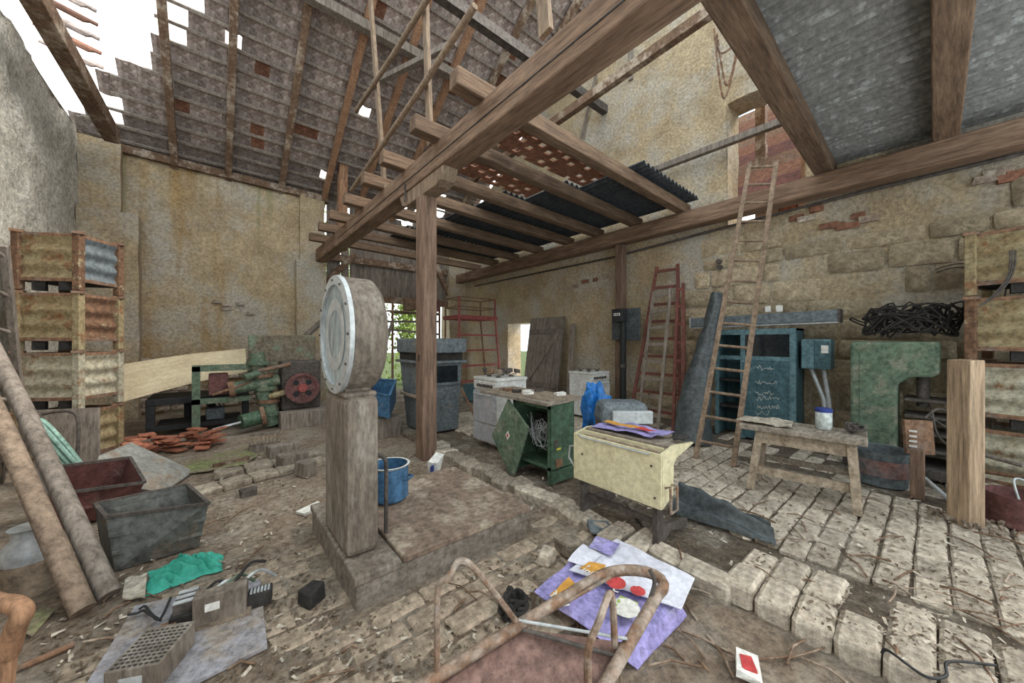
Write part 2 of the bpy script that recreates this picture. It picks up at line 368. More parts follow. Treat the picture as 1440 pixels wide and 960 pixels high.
# back wall
def bm_stain():
    m = M['plaster'].copy(); N = m.node_tree.nodes; L = m.node_tree.links; b = N['Principled BSDF']
    src = b.inputs['Base Color'].links[0].from_socket
    tc = N.new('ShaderNodeTexCoord'); mp = N.new('ShaderNodeMapping'); mp.inputs['Scale'].default_value = (1.5,1,.12)
    n = N.new('ShaderNodeTexNoise'); n.inputs['Scale'].default_value = 1.5; n.inputs['Detail'].default_value = 4
    L.new(tc.outputs['Object'], mp.inputs['Vector']); L.new(mp.outputs['Vector'], n.inputs['Vector'])
    r = N.new('ShaderNodeValToRGB'); r.color_ramp.elements[0].position = .52; r.color_ramp.elements[1].position = .68
    L.new(n.outputs['Fac'], r.inputs['Fac'])
    mx = N.new('ShaderNodeMix'); mx.data_type = 'RGBA'; mx.blend_type = 'MULTIPLY'
    L.new(r.outputs['Color'], mx.inputs[0]); L.new(src, mx.inputs[6]); mx.inputs[7].default_value = (.82,.66,.42,1)
    # green runs below the eaves
    n2 = N.new('ShaderNodeTexNoise'); n2.inputs['Scale'].default_value = 1.1; mp2 = N.new('ShaderNodeMapping'); mp2.inputs['Scale'].default_value = (2.2,1,.1); mp2.inputs['Location'].default_value = (3.3,0,0)
    L.new(tc.outputs['Object'], mp2.inputs['Vector']); L.new(mp2.outputs['Vector'], n2.inputs['Vector'])
    r2 = N.new('ShaderNodeValToRGB'); r2.color_ramp.elements[0].position = .63; r2.color_ramp.elements[1].position = .74
    L.new(n2.outputs['Fac'], r2.inputs['Fac'])
    mx2 = N.new('ShaderNodeMix'); mx2.data_type = 'RGBA'; L.new(r2.outputs['Color'], mx2.inputs[0]); L.new(mx.outputs[2], mx2.inputs[6]); mx2.inputs[7].default_value = (.22,.24,.10,1)
    L.new(mx2.outputs[2], b.inputs['Base Color']); return m
M['plaster_b'] = bm_stain()
wb = wall_grid(MB(), (XL, YB, 0), (1,0,0), (0,0,1), (0,-1,0), 4.0, lambda a: 5.3, .1, [], .025)
wb = wb.build('wall_back', 'plaster_b', smooth=True, fix=False)
tag(wb, 'yellow plastered end wall with rust brown and green water stains', kind='structure')
def lump(x0,x1,y0,y1,z0,z1,name,m,parent,amp=.02,n=10):
    mb = MB()
    def face(o,u,v):
        o,u,v = Vector(o),Vector(u),Vector(v)
        def f(a,b):
            p = o+u*a+v*b; return p+Vector((nz3(p,3),nz3(p+Vector((5,0,0)),3),nz3(p+Vector((0,5,0)),3)))*amp
        mb.grid(f, n, n)
    dx,dy,dz = x1-x0,y1-y0,z1-z0
    face((x0,y0,z0),(dx,0,0),(0,0,dz)); face((x0,y1,z0),(0,-dy,0),(0,0,dz)); face((x1,y0,z0),(0,dy,0),(0,0,dz)); face((x0,y0,z1),(dx,0,0),(0,dy,0))
    return mb.build(name, m, parent, smooth=True)
a = onY(125, 300, YB-.35); b = onY(195, 300, YB-.35)
lump(XL, b.x, YB-.38, YB+.02, -.05, 3.95, 'pilaster', 'plaster', wb)
b = onY(170, 300, YB-.22)
lump(XL, b.x, YB-.26, YB+.02, 3.9, 5.3, 'pilaster', 'plaster', wb)
lump(1.55, 2.2, YB-.3, YB+.05, -.05, 3.5, 'pilaster', 'plaster', wb)
lump(1.65, 2.2, YB-.12, YB+.05, 3.4, 5.2, 'pilaster', 'plaster', wb)
# exposed bricks low on the back wall
WBK = [brick_mesh('brick', .27, .06, .085, 'brick_old', .014) for _ in range(5)]
for j in range(11):
    for i in range(8):
        x = -1.12+i*.285+(.14 if j % 2 else 0); z = .12+j*.1
        if nz3((x*1.2, z*1.4, 6)) > .25 and x > -.6: continue
        if -.35 < x < .5 and .4 < z < .85 and random.random() < .5: continue
        place(random.choice(WBK), 'brick', (x, YB-.035+rnd(-.008,.008), z), (rnd(-.03,.03), rnd(-.02,.02), rnd(-.03,.03)), wb)
# a few red bricks showing through
for (px, py) in ((305,424),(318,428),(318,434),(338,427),(352,440)):
    p = onY(px, py, YB-.03); place(random.choice(WBK), 'brick', p, (0,0,0), wb, (.6,1,.7))
# exposed stones of the right wall
def stone_mesh(w_, h_, t_):
    mb = MB().grid(lambda a, b: (-t_*(1-(abs(2*a-1)**12))*(1-(abs(2*b-1)**12))+.012*nz3((a*4+w_*9, b*4+h_*7, w_*31)), (a-.5)*w_*(1-.06*abs(2*b-1)**3), (b-.5)*h_*(1-.05*abs(2*a-1)**3)), 6, 5)
    me = mb.mesh('stone', True); me.materials.append(M['stone']); return me
z = .25; 
while z < 3.12:
    hh = rnd(.2, .36); y = -2.0+rnd(0,.3)
    while y < 3.9:
        ww = rnd(.2, .8)
        c = nz3((y*.7, z*.7, 12))
        ylim = 3.6-.5*(z-1.2) if z > 1.2 else 3.9
        if y+ww/2 < ylim+.4*c and random.random() > .16 and not (z > 2.75 and c > .05):
            place(stone_mesh(ww-.03, hh-.025, rnd(.02,.045)), 'stone', (XW-.014+rnd(-.012,.006), y+ww/2, z+hh/2), (rnd(-.04,.04), 0, 0), wr)
        y += ww
    z += hh
# patches of red brick high on the wall
for (px, py, n_) in ((1165,318,5), (1390,255,4), (795,405,5), (1120,305,3)):
    for k in range(n_):
        p = onX(px+k*14, py-k*4+rnd(-3,3), XW-.02)
        MB().box(p+Vector((0,0,rnd(-.06,.06))), (.03,rnd(.12,.24),.075), None, .01).build('brick', random.choice(['clay','brick_old']), wr)
# far end of the right wall
lump(5.9, 6.6, 10.2, 10.75, -.1, 4.6, 'end_pier', 'plaster', wr)
# wooden lintel sill and pipe along the wall
tube_obj('pipe', 'iron', [onX(668, 402, XW-.06), onX(860, 362, XW-.06), onX(1010, 322, XW-.06), onX(1220, 268, XW-.06), onX(1440, 215, XW-.06)], .022, wr)
for (px, py) in ((1012,368),(1013,376)):
    p = onX(px, py, XW-.05); MB().cyl(p, p+Vector((-.07,0,0)), .04, 12).build('insulator', 'iron', wr, smooth=True)
# ---------------------------------------------------------------- roof
ce = thing('ceiling', 'tiled roof underside on rafters and battens with a hole to the sky', kind='structure')
c_, s_ = math.cos(math.atan(SL)), math.sin(math.atan(SL))
def rp_(x, s, n=0): return Vector((x, 10.45-s*c_+n*s_, 5.25+s*s_+n*c_))
for i, x in enumerate((-.63, .27, 1.26, 2.2, 3.1, 4.05, 5.0, 5.95)):
    MB().beam(rp_(x+rnd(-.02,.02), -.1, -.12), rp_(x, 7.0, -.12), .12, .15, (0,0,1)).build('rafter', 'timber_red' if i in (3,4,5) else 'timber', ce, bevel=.008)
rows = [k*.31 for k in range(22)]
import itertools
HOLE = [(-400,-400),(-400,150),(150,150),(150,98),(218,98),(218,66),(250,66),(250,45),(262,45),(262,12),(276,12),(276,-400)]
def inpoly(p, poly):
    x, y = p; r_ = False; j = len(poly)-1
    for i in range(len(poly)):
        xi, yi = poly[i]; xj, yj = poly[j]
        if (yi > y) != (yj > y) and x < (xj-xi)*(y-yi)/(yj-yi)+xi: r_ = not r_
        j = i
    return r_
for k, s in enumerate(rows):
    xs = [x for x in [(-1.75+.1*i) for i in range(84)] if not (inpoly(pix(rp_(x, s)), HOLE) and pix(rp_(x,s))[0] < 225)]
    x0 = min(xs)
    MB().beam(rp_(x0-rnd(.0,.12), s, -.02), rp_(6.55, s+rnd(-.02,.02), -.02), .05, .035, (0,s_,c_)).build('batten', 'batten', ce)
def tile_mesh():
    def f(a, b):
        x = (a-.5)*.246; return (x, (b-.5)*.40 - (.03*(1-(2*a-1)**2) if b == 0 else 0), .012*math.sin(a*math.pi*2)+rnd(-.002,.002))
    mb = MB().grid(f, 4, 2, (0,0,.016)); mb.box((0,.15,-.012), (.05,.03,.025)); me = mb.mesh('roof_tile')
    me.materials.append(M['rtile']); return me
TM = [tile_mesh() for _ in range(4)]
TM[3].materials.clear(); TM[3].materials.append(M['clay'])
ti = []
rotm = Matrix(((-1,0,0),(0,-c_,s_),(0,s_,c_)))
for k, s in enumerate(rows):
    for i in range(36):
        x = -1.9+i*.238+.03*(k % 2)
        if x > 6.5: continue
        p = rp_(x, s+.12, .028)
        q = pix(p)
        if inpoly(q, HOLE) or (q[0] < 175 and q[1] < 175 and random.random() < .6): continue
        if random.random() < .012 and q[0] < 700: continue
        if q[1] < -45 or q[0] < -45: continue      # out-of-view tiles left out to let more light onto the left wall
        if 560 < q[0] < 625 and 255 < q[1] < 320 and random.random() < .45: continue
        v = -40 < q[0] < 1000 and -40 < q[1] < 330
        ti.append((0 if v else 1, -q[1] if False else (p-Vector((0,0,H))).length, p))
ti.sort(key=lambda t: (t[0], t[1]))
rest = MB(); ind = 0
rt = rotm.to_euler()
nv_ = [t for t in ti if t[0] == 0]
for k, (hid, d, p) in enumerate(ti):
    e = rotm @ Euler((rnd(-.03,.03)-.045, rnd(-.02,.02), rnd(-.03,.03))).to_matrix()
    if k < 300:
        place(random.choice(TM[:3]) if random.random() > .05 else TM[3], 'roof_tile', p, e.to_euler(), ce)
    else:
        me = random.choice(TM[:3])
        rest.add([e @ v.co + p for v in me.vertices], [tuple(f.vertices) for f in me.polygons])
rest.build('further_roof_tiles', 'rtile', ce, fix=False)['kind'] = 'stuff'
# eaves plate on the back wall, purlin along the left wall with a few tiles outside it
MB().beam((XL, YB-.02, 5.28), (2.3, YB-.02, 5.2), .2, .16).build('wall_plate', 'timber', ce, bevel=.01)
lp0, lp1 = atd(28, -40, 3.7), atd(158, 192, 6.3)
MB().beam(lp0, lp1, .2, .24).build('purlin', 'timber', ce, bevel=.015)
for k in range(5):
    p = atd(82+k*5, -10+k*22, 4.6+.25*k)
    place(TM[3] if k % 2 else TM[0], 'roof_tile', p, (R(20), R(-35), R(70)), ce, (1.4,1.4,1.4))
# ---------------------------------------------------------------- timber frame
XB = 2.1
tb = MB().bx(XB-.12, XB+.13, -1.2, YB-.2, 3.52, 3.83).build('tie_beam', 'timber_y', None, bevel=.015)
tag(tb, 'massive cracked timber beam running from overhead to the end wall', kind='structure')
MB().bx(XB-.125, XB-.119, .3, 8, 3.64, 3.652).build('crack', 'dark', tb)
pp = at(605, 640, .04)
XP, YP = XB, pp.y+.05
po = thing('post', 'square timber post carrying the main beam beside the weighing scale', loc=(XP, YP, 0), kind='structure')
MB().bx(XP-.1, XP+.1, YP-.1, YP+.1, 0, 3.36).build('shaft', 'timber_z', po, bevel=.012)
prof = [(-.62,.18),(-.55,.04),(-.42,0),(.42,0),(.55,.04),(.62,.18)]
MB().prism(prof, (XP-.1, YP, 3.34), (0,1,0), (0,0,1), (.2,0,0)).build('corbel', 'timber_light', po, bevel=.01)
MB().bx(XP-.135, XP-.125, YP+.35, YP+.39, 3.38, 3.62).build('iron_strap', 'iron', po)
MB().bx(XP-.104, XP-.1, YP-.02, YP+.02, 1.25, 1.33).build('mortise', 'dark', po)
wp = MB().beam((XW-.24, 10.25, 3.56), (XW-.24, -2.4, 3.60), .26, .27).build('wall_plate', 'timber_y', None, bevel=.02)
tag(wp, 'long timber wall plate along the right wall carrying the loft joists', kind='structure')
pw = onX(873, 400, XW-.25)
ps = MB().bx(XW-.33, XW-.17, pw.y-.08, pw.y+.08, .05, 3.43).build('wall_post', 'timber_z', None, bevel=.01)
tag(ps, 'reddish timber post against the right wall under the wall plate', kind='structure')
lo = thing('loft', 'row of loft joists between the main beam and right wall', kind='structure')
JY = [-.07, .95, 2.83, 3.74, 4.63, 5.45, 6.45, 7.4, 8.3, 9.2]
for k, y in enumerate(JY):
    wj = .2 if y < 2 else .15
    x0 = XB-.42 if y > 2.5 else XB+.1
    MB().beam((x0 if y > 2 else XB-.3, y+rnd(-.05,.05), 3.91), (XW-.1, y, 3.80), wj, .17).build('joist', 'timber_x', lo, bevel=.012)
def corr_sheet(x0, x1, y0, y1, z, m, parent, pitch=.12, amp=.03, name='corrugated_sheet', tilt=0):
    n = int((x1-x0)/pitch*6)
    MB().grid(lambda a, b: (x0+(x1-x0)*a, y0+(y1-y0)*b, z+amp*math.sin(a*(x1-x0)/pitch*6.283)+tilt*a), n, 2, (0,0,.003)).build(name, m, parent, smooth=True)
for k in range(5): corr_sheet(2.45+k*.8, 2.45+k*.8+.84, -.85, 1.0, 4.012-.018*k+.004*(k%2), 'corr', lo, tilt=-.018)
for k, (x0, x1, y0, y1) in enumerate(((4.55,6.35,2.6,3.75),(4.2,6.35,3.7,4.65),(3.7,6.35,4.6,5.5),(3.6,6.35,5.45,6.5),(3.4,6.35,6.45,7.45),(3.2,6.3,7.4,8.4))):
    corr_sheet(x0, x1, y0, y1, 4.0-.02*(x0-2)/4, 'corr_dark', lo, tilt=-.045)
# perforated clay lath panels between the joists
for (y0, y1, x0, x1) in ((2.93,3.66,2.6,4.5),(3.84,4.55,2.5,4.15)):
    mb = MB(); nx = int((x1-x0)/.09); nyy = int((y1-y0)/.075)
    for i in range(nx):
        for j in range(nyy):
            if (i*2+j) % 5 == 0 and random.random() < .8: continue
            mb.box((x0+(i+.5)*.09, y0+(j+.5)*.075, 4.0-.012*(x0+i*.09-2)), (.086,.072,.02))
    mb.build('clay_lath', 'clay', lo)
MB().beam((3.2, 4.2, 3.99), (3.5, 3.9, 3.99), .03, .01).build('lath_strip', 'batten', lo)
# slim timber rail from the joist to the high opening
MB().beam(onX(905, 245, 6.25), onX(1100, 171, 6.25), .10, .10).build('rail', 'timber_grey', lo, bevel=.008)
# chains hung on the near joist
ch = MB()
for (a, b, c2) in (((1004,40),(1018,138),(1040,60)), ((1006,55),(1015,75),(1043,55)), ((1043,0),(1046,40),(1036,75)), ((1008,48),(1022,120),(1038,62))):
    P = [atd(q[0], q[1], 4.05) for q in (a, b, c2)]
    pts = bez(P, 12)
    for k in range(len(pts)-1):
        d = (pts[k+1]-pts[k]); mid = (pts[k+1]+pts[k])/2
        ch.beam(pts[k]-d*.1, pts[k+1]+d*.1, .022 if k % 2 else .008, .008 if k % 2 else .022)
ch.build('chain', 'rust', lo)
# upper frame: uprights, round braces, queen post, purlins
uf = thing('roof_truss', 'upper roof timbers of posts, purlins and round poles above the beam', kind='structure')
def up(x, ytop, px, pybot, w_=.1, m='timber_light'):
    pb = onX(px, pybot, XB-.1); pt = onX(x, ytop, XB-.1)
    MB().beam(pb, pt, w_, .05, (1,0,0)).build('upright', m, uf, bevel=.005)
up(519, -30, 541, 268); up(597, -30, 605, 205); up(760, -40, 768, 48, .12)
for (a, b, r_) in (((500,157),(604,-6),.035), ((494,268),(668,8),.035)):
    MB().tube([onX(*a, XB-.17), onX((a[0]+b[0])/2+2, (a[1]+b[1])/2, XB-.17), onX(*b, XB-.17)], r_, 10).build('round_pole', 'timber_light', uf, smooth=True)
q0 = onY(481, 352, 9.55); q1 = onY(503, -30, 9.55)
MB().beam((q0.x, 9.55, q0.z), (q0.x+.05, 9.55, q1.z), .2, .2, (0,1,0)).build('queen_post', 'timber_red', uf, bevel=.01)
MB().tube([onY(398, -8, 9.3), onY(490, 132, 9.4)], .06, 8).build('brace', 'timber_light', uf)
MB().beam(onY(548, -20, 9.3), onY(478, 66, 9.5), .1, .1).build('brace', 'timber_light', uf)
MB().beam(rp_(-.8, 4.2, -.28), rp_(6.5, 4.2, -.28), .16, .18).build('purlin', 'timber_grey', uf, bevel=.01)
MB().beam((1.6, 4.6, 6.5), (6.7, 4.6, 6.5), .14, .16).build('collar', 'iron', uf)
MB().beam(onX(520, 120, 2.5), onX(640, 60, 3.4), .1, .1).build('brace', 'timber_grey', uf)
MB().beam((5.25, 1.9, 6.05), (5.25, 8.2, 5.75), .13, .16).build('wall_purlin', 'timber', uf, bevel=.01)
MB().tube([onX(838, 105, XW-.08), onX(806, 245, XW-.08)], .03, 8).build('leaning_pole', 'timber_grey', uf)
MB().box(onX(887, 90, XW-.03), (.05,.09,.65)).build('wall_strip', 'timber_grey', uf)
# boarded gable opening at the far end
gb = thing('wall_boards', 'gappy weathered board siding over the open far end of the barn', kind='structure')
x = 2.3
while x < 6.0:
    w_ = rnd(.14,.22)
    if random.random() > .0: MB().bx(x, x+w_-.006, YB+.1, YB+.13, 2.78+rnd(-.05,.05), 5.0+rnd(0,.3)).build('plank', 'timber_grey', gb)
    x += w_ + (.02 if random.random() < .2 else 0)
for z in (2.72, 3.75): MB().bx(2.2, 6.4, YB, YB+.12, z-.09, z+.09).build('rail', 'timber', gb)
MB().beam((5.2, YB, 4.4), (6.2, YB+.1, 2.6), .14, .14).build('brace', 'timber', gb)
MB().beam((2.2, YB, 3.0), (3.0, YB, 3.9), .12, .14).build('brace', 'timber', gb)
# ---------------------------------------------------------------- outside: ground, trees
gr = MB().grid(lambda a, b: (-20+60*a, 10.9+40*b, -.1+.1*nz3((a*9,b*9,0))), 20, 20).build('ground_outside', mat('grass', (.11,.14,.045), (.05,.07,.02), 3, 1, .5), smooth=True)
tag(gr, 'overgrown grass outside the far end of the barn', kind='structure')
M['bark'] = mat('bark', (.34,.32,.20), (.16,.15,.09), 8, .95, .6)
M['leaf'] = mat('leaf', (.46,.56,.16), (.26,.38,.08), 3, .7, 0)
for k, (tx, Y, h_, lab) in enumerate(((2.75,13.2,4.6,'slim leaning tree seen leftmost in the open far end'), (4.4,15.6,5.2,'taller tree further back behind the grey machine'), (5.75,13.0,4.8,'tree outside beside the pier at the end of the right wall'), (3.1,18.4,6.2,'bushy distant tree furthest beyond the far opening'))):
    t = thing('tree', lab, 'tree', (tx, Y, -.1))
    pts = bez([(tx,Y,-.15),(tx+rnd(-.2,.2),Y,h_*.35),(tx+rnd(-.3,.3),Y+.1,h_*.7),(tx+rnd(-.4,.4),Y,h_)], 5)
    MB().tube(pts, [.11*(1-.7*i/(len(pts)-1)) for i in range(len(pts))], 8).build('trunk', 'bark', t, smooth=True)
    for q in range(8):
        p = pts[int(rnd(3, len(pts)-2))]; e = p+Vector((rnd(-.7,.7), rnd(-.4,.4), rnd(.3,1.2))); MB().tube(bez([p, (p+e)/2+Vector((0,0,.15)), e], 4), [.035]*8+[.012], 5).build('branch', 'bark', t, smooth=True)
    lf = MB()
    for q in range(2600):
        a1 = rnd(0,6.28); rr = min(1.15, abs(random.gauss(0,1))*.6)
        c = Vector((tx+math.cos(a1)*rr*.8, Y+math.sin(a1)*rr, max(.1, min(h_*1.2, h_*.5+random.gauss(0,1)*h_*.3))))
        e = Euler((rnd(0,6),rnd(0,6),rnd(0,6))).to_matrix(); s = rnd(.05,.12)
        lf.add([c+e@Vector(v)*s for v in ((-1,0,0),(0,-.5,.1),(1,0,0),(0,.5,.1))], [(0,1,2,3)])
    o = lf.build('foliage', 'leaf', t, fix=False); o['kind'] = 'stuff'
# attic beyond the high opening
at_ = thing('window_1', 'high opening showing a red tiled attic and daylight behind it', kind='structure')
for k in range(9):
    MB().beam((XW+.6+k*.22, .2, 4.1+.28*k), (XW+.6+k*.22, 3.4, 4.1+.28*k), .40, .02, (-.79,0,.62)).build('tile_row', ('ladder_red','clay','rust')[k % 3], at_)
MB().bx(XW+1.0, XW+1.15, 1.95, 2.1, 3.0, 6).build('attic_post', 'timber', at_)
MB().bx(XW+.5, XW+.7, 1.05, 1.35, 3.2, 5.4).build('board', 'timber_red', at_)
for j in range(6):
    for i in range(3): MB().box((XW+1.5, 1.35+i*.26+.1*(j%2), 3.3+j*.2), (.2,.25,.18), None, .02).build('attic_brick', random.choice(['clay','brick_old']), at_)
MB().bx(XW+.5, XW+2.6, -.5, 4, 3.0, 3.1).build('attic_floor', 'timber', at_)
# ================================================================ objects: weighing scale and centre
M['scale_grey'] = mat('scale_grey', (0.231,0.191,0.157), (0.140,0.109,0.086), 9, .8, .3, 60, stretch=(1.5,1.5,.4), c3=(.27,.235,.20), s3=4)
M['concrete'] = mat('concrete', (0.312,0.268,0.228), (0.172,0.144,0.120), 8, .95, .6, 50)
M['plate'] = mat('plate', (0.306,0.230,0.176), (0.187,0.128,0.097), 9, .9, .6, 60, c3=(.44,.36,.28), s3=3.5)
M['dial'] = mat('dial', (0.416,0.476,0.504), (0.288,0.344,0.378), 4, .25, .05, stretch=(1,1,.3))
M['alu'] = mat('alu', (.55,.57,.58), (.36,.37,.38), 12, .5, .2, metal=.3, grit=.22)
M['white'] = mat('white', (.68,.68,.66), (.46,.45,.42), 8, .55, .15, c3=(.36,.29,.22), s3=5, t3=(.62,.75), grit=.22)
M['silver'] = mat('silver', (.50,.51,.54), (.36,.37,.40), 5, .45, .1, metal=.25, grit=.22)
M['blue_enamel'] = mat('blue_enamel', (0.080,0.192,0.340), (0.044,0.104,0.196), 8, .35, .1, c3=(.25,.25,.25), s3=6, t3=(.62,.72))
M['cream'] = mat('cream', (.66,.60,.40), (.52,.46,.29), 5, .6, .1, c3=(.40,.33,.21), s3=7, t3=(.64,.74), grit=.22)
M['green_cab'] = mat('green_cab', (.085,.15,.095), (.045,.085,.055), 6, .6, .2, c3=(.20,.20,.14), s3=6, t3=(.6,.72))
M['green_lt'] = mat('green_lt', (.145,.205,.14), (.085,.125,.085), 7, .7, .3, c3=(.24,.24,.18), s3=5)
M['purple'] = mat('purple', (.36,.32,.62), (.26,.23,.48), 6, .5, .1, c3=(.42,.40,.52), s3=5, t3=(.55,.75))
M['lilac'] = mat('lilac', (.66,.66,.74), (.50,.50,.58), 5, .5, .1, grit=.22)
M['orange'] = flat('orange', (.60,.30,.06)); M['red'] = flat('red', (.50,.06,.06)); M['lime'] = flat('lime', (.36,.46,.14)); M['paper'] = flat('paper', (.72,.70,.66))
M['yellow'] = flat('yellow', (.60,.50,.06)); M['navy'] = flat('navy', (.03,.05,.22))
M['wood_grey'] = mat('wood_grey', (0.352,0.300,0.247), (0.200,0.162,0.128), 8, .9, .5, 40, stretch=(.4,1.6,1.6), rnd=.1)
M['wood_pale'] = mat('wood_pale', (0.432,0.350,0.266), (0.272,0.205,0.144), 8, .9, .5, 40, rnd=.1)
M['dust'] = mat('dust', (.36,.29,.22), (.20,.15,.11), 14, 1, .8, 60)
M['plastic_dark'] = mat('plastic_dark', (.10,.115,.12), (.045,.05,.055), 7, .28, .3, 14)
M['blue_bag'] = mat('blue_bag', (.03,.22,.62), (.015,.12,.42), 8, .3, .3, 14)
M['teal'] = mat('teal', (.075,.15,.175), (.04,.085,.10), 6, .55, .15, c3=(.17,.21,.21), s3=6, t3=(.6,.75))
M['teal_light'] = mat('teal_light', (.14,.24,.27), (.08,.15,.17), 6, .55, .15)
M['glass_dark'] = mat('glass_dark', (.02,.025,.03), (.012,.015,.018), 4, .12, 0)
M['maroon'] = mat('maroon', (.20,.085,.08), (.10,.045,.042), 7, .7, .2, c3=(.28,.22,.19), s3=5, t3=(.58,.75))
M['slate'] = mat('slate', (.17,.175,.165), (.085,.085,.08), 6, .6, .2, c3=(.24,.17,.125), s3=4, t3=(.55,.7))
M['mint'] = mat('mint', (.30,.47,.40), (.20,.33,.28), 5, .6, .1)
M['crate_paint'] = mat('crate_paint', (0.374,0.313,0.186), (0.259,0.184,0.093), 7, .8, .4, 40, c3=(.24,.12,.06), s3=5, t3=(.54,.64))
M['crate_rust'] = mat('crate_rust', (0.240,0.132,0.076), (0.120,0.064,0.040), 9, .85, .5, 50, c3=(.48,.42,.27), s3=6, t3=(.58,.66))
M['crate_white'] = mat('crate_white', (0.480,0.452,0.355), (0.336,0.289,0.200), 7, .8, .3, 40, c3=(.27,.14,.07), s3=6, t3=(.57,.66))
M['mach_grey'] = mat('mach_grey', (0.188,0.215,0.232), (0.112,0.129,0.140), 6, .7, .2, c3=(.32,.27,.22), s3=4, t3=(.58,.75))
M['red_steel'] = mat('red_steel', (.40,.10,.09), (.24,.06,.055), 8, .7, .2)
M['net'] = flat('net', (.05,.36,.27)); M['rag'] = mat('rag', (.58,.52,.43), (.36,.31,.25), 12, 1, .5)
M['slab_red'] = mat('slab_red', (.27,.165,.14), (.16,.095,.08), 9, .85, .4)
# --- weighing scale
sc = thing('platform_scale', 'tall grey dial weighing scale with round glass head on low platform', 'scale', (1.23, 2.6, 0))
SX0, SX1, SY0, SY1 = .60, 1.88, 2.05, 3.2
MB().bx(SX0, SX1, SY0, SY1, -.02, .17).build('plinth', 'concrete', sc, bevel=.015)
MB().bx(SX0-.01, SX0+.26, SY0-.01, SY1+.01, .15, .2).build('plinth_cap', 'scale_grey', sc, bevel=.01)
MB().bx(SX0+.27, SX1+.02, SY0-.01, SY1, .172, .215).build('weighing_plate', 'plate', sc, bevel=.008)
cb = MB(); CX0, CX1, CY0, CY1 = .60, .80, 2.24, 2.78
cb.bx(CX0, CX1, CY0, CY1, .2, 1.16); cb.build('column', 'scale_grey', sc, bevel=.04)
MB().bx(CX0+.0, CX1, CY0+.04, CY1-.04, 1.15, 1.19).build('column_cap', 'scale_grey', sc, bevel=.02)
nk = MB().hexa([(.62,2.33,1.18),(.78,2.33,1.18),(.78,2.69,1.18),(.62,2.69,1.18),(.62,2.4,1.36),(.78,2.4,1.36),(.78,2.62,1.36),(.62,2.62,1.36)]); nk.build('neck', 'scale_grey', sc, bevel=.01)
DC = (.71, 2.5, 1.545); RR = .375
MB().lathe([(0,-.1),(RR-.01,-.1),(RR,-.09),(RR,.08),(RR-.03,.11),(0,.12)], DC, 48, 'x').build('dial_housing', 'scale_grey', sc, smooth=True)
ring = MB().lathe([(RR-.055,-.1),(RR-.055,-.125),(RR+.005,-.12),(RR+.008,-.095)], DC, 48, 'x').build('bezel', 'alu', sc, smooth=True)
for k in range(12):
    a = k*math.pi/6; p = Vector((DC[0]-.122, DC[1]+(RR-.025)*math.cos(a), DC[2]+(RR-.025)*math.sin(a))); MB().cyl(p, p+Vector((-.008,0,0)), .008, 6).build('screw', 'iron', ring)
MB().lathe([(0,-.108),(RR-.055,-.108)], DC, 48, 'x').build('dial_glass', 'dial', sc)
MB().lathe([(RR*.42,-.110),(RR*.62,-.111)], DC, 40, 'x').build('dial_scale_ring', 'alu', sc)
MB().bx(CX1, CX1+.004, 2.3, 2.4, .98, 1.02).build('maker_plate', 'alu', sc)
MB().bx(CX1, CX1+.006, 2.29, 2.41, .975, .98).build('plate_rim', 'iron', sc)
hp = [at(543, 752, .2), ]
hx, hy = hp[0].x, hp[0].y
tube_obj('hand_rail', 'iron', [(hx,hy,.2),(hx,hy,.68)]+arc((hx-.07,hy,.68), .07, 0, 90, 5)+[(hx-.2,hy+.02,.75)], .014, sc)
# --- blue pot
pt = at(550, 703, .215); pr = .15
bp = thing('cooking_pot', 'large blue enamel pot standing on the weighing platform', 'pot', (pt.x, pt.y+.04, .219))
MB().lathe([(0,.0),(pr-.02,0),(pr,.02),(pr,.27),(pr+.012,.28),(pr-.004,.28),(pr-.006,.03),(0,.02)], (pt.x,pt.y+.04,.219), 32).build('body', 'blue_enamel', bp, smooth=True)
MB().lathe([(pr-.001,.268),(pr+.014,.283),(pr-.006,.283)], (pt.x,pt.y+.04,.219), 32).build('rim', 'white', bp, smooth=True)
for a in (-50, 130):
    d = Vector((math.cos(R(a)), math.sin(R(a)), 0)); q = Vector((-d.y, d.x, 0)); c = Vector((pt.x,pt.y+.04,.40))+d*(pr-.005)
    tube_obj('handle', 'blue_enamel', [c+q*.05, c+q*.04+d*.04, c-q*.04+d*.04, c-q*.05], .01, bp)
# --- school desk
dk = thing('school_desk', 'cream yellow school desk with dark cast legs at the kerb', 'desk', (2.45, 1.57, FR))
DX = 2.31; y0, y1 = 1.19, 1.95
MB().bx(DX, DX+.018, y0, y1, .36, .735).build('front_panel', 'cream', dk, bevel=.003)
prof = [(0,.36),(0,.735),(.16,.765),(.47,.735),(.47,.725),(.2,.67),(.16,.63),(.15,.42)]
for yy in (y0-.002, y1-.016): MB().prism(prof, (DX+.018, yy, 0), (1,0,0), (0,0,1), (0,.018,0)).build('side_panel', 'cream', dk)
MB().prism([(.14,.762),(.47,.732),(.47,.722),(.14,.745)], (DX, y0+.016, 0), (1,0,0), (0,0,1), (0,y1-y0-.032,0)).build('desktop', 'wood_grey', dk)
MB().bx(DX+.01, DX+.15, y0+.02, y1-.02, .4, .41).build('tray_bottom', 'wood_pale', dk)
MB().bx(DX+.03, DX+.05, y0+.03, y1-.1, .715, .745).build('trim_strip', 'wood_pale', dk); MB().bx(DX+.085, DX+.10, y0+.03, y1-.05, .725, .755).build('trim_strip', 'cream', dk)
MB().tube([(DX-.004,y0+.08,.728),(DX-.012,y0+.1,.722),(DX-.012,y1-.1,.722),(DX-.004,y1-.05,.735)], .006, 6).build('wire_rail', 'alu', dk)
for (px, py) in ((819,638),(916,655),(921,700)):
    p = onX(px, py, DX); MB().cyl(p, p+Vector((-.006,0,0)), .008, 8).build('screw', 'iron', dk)
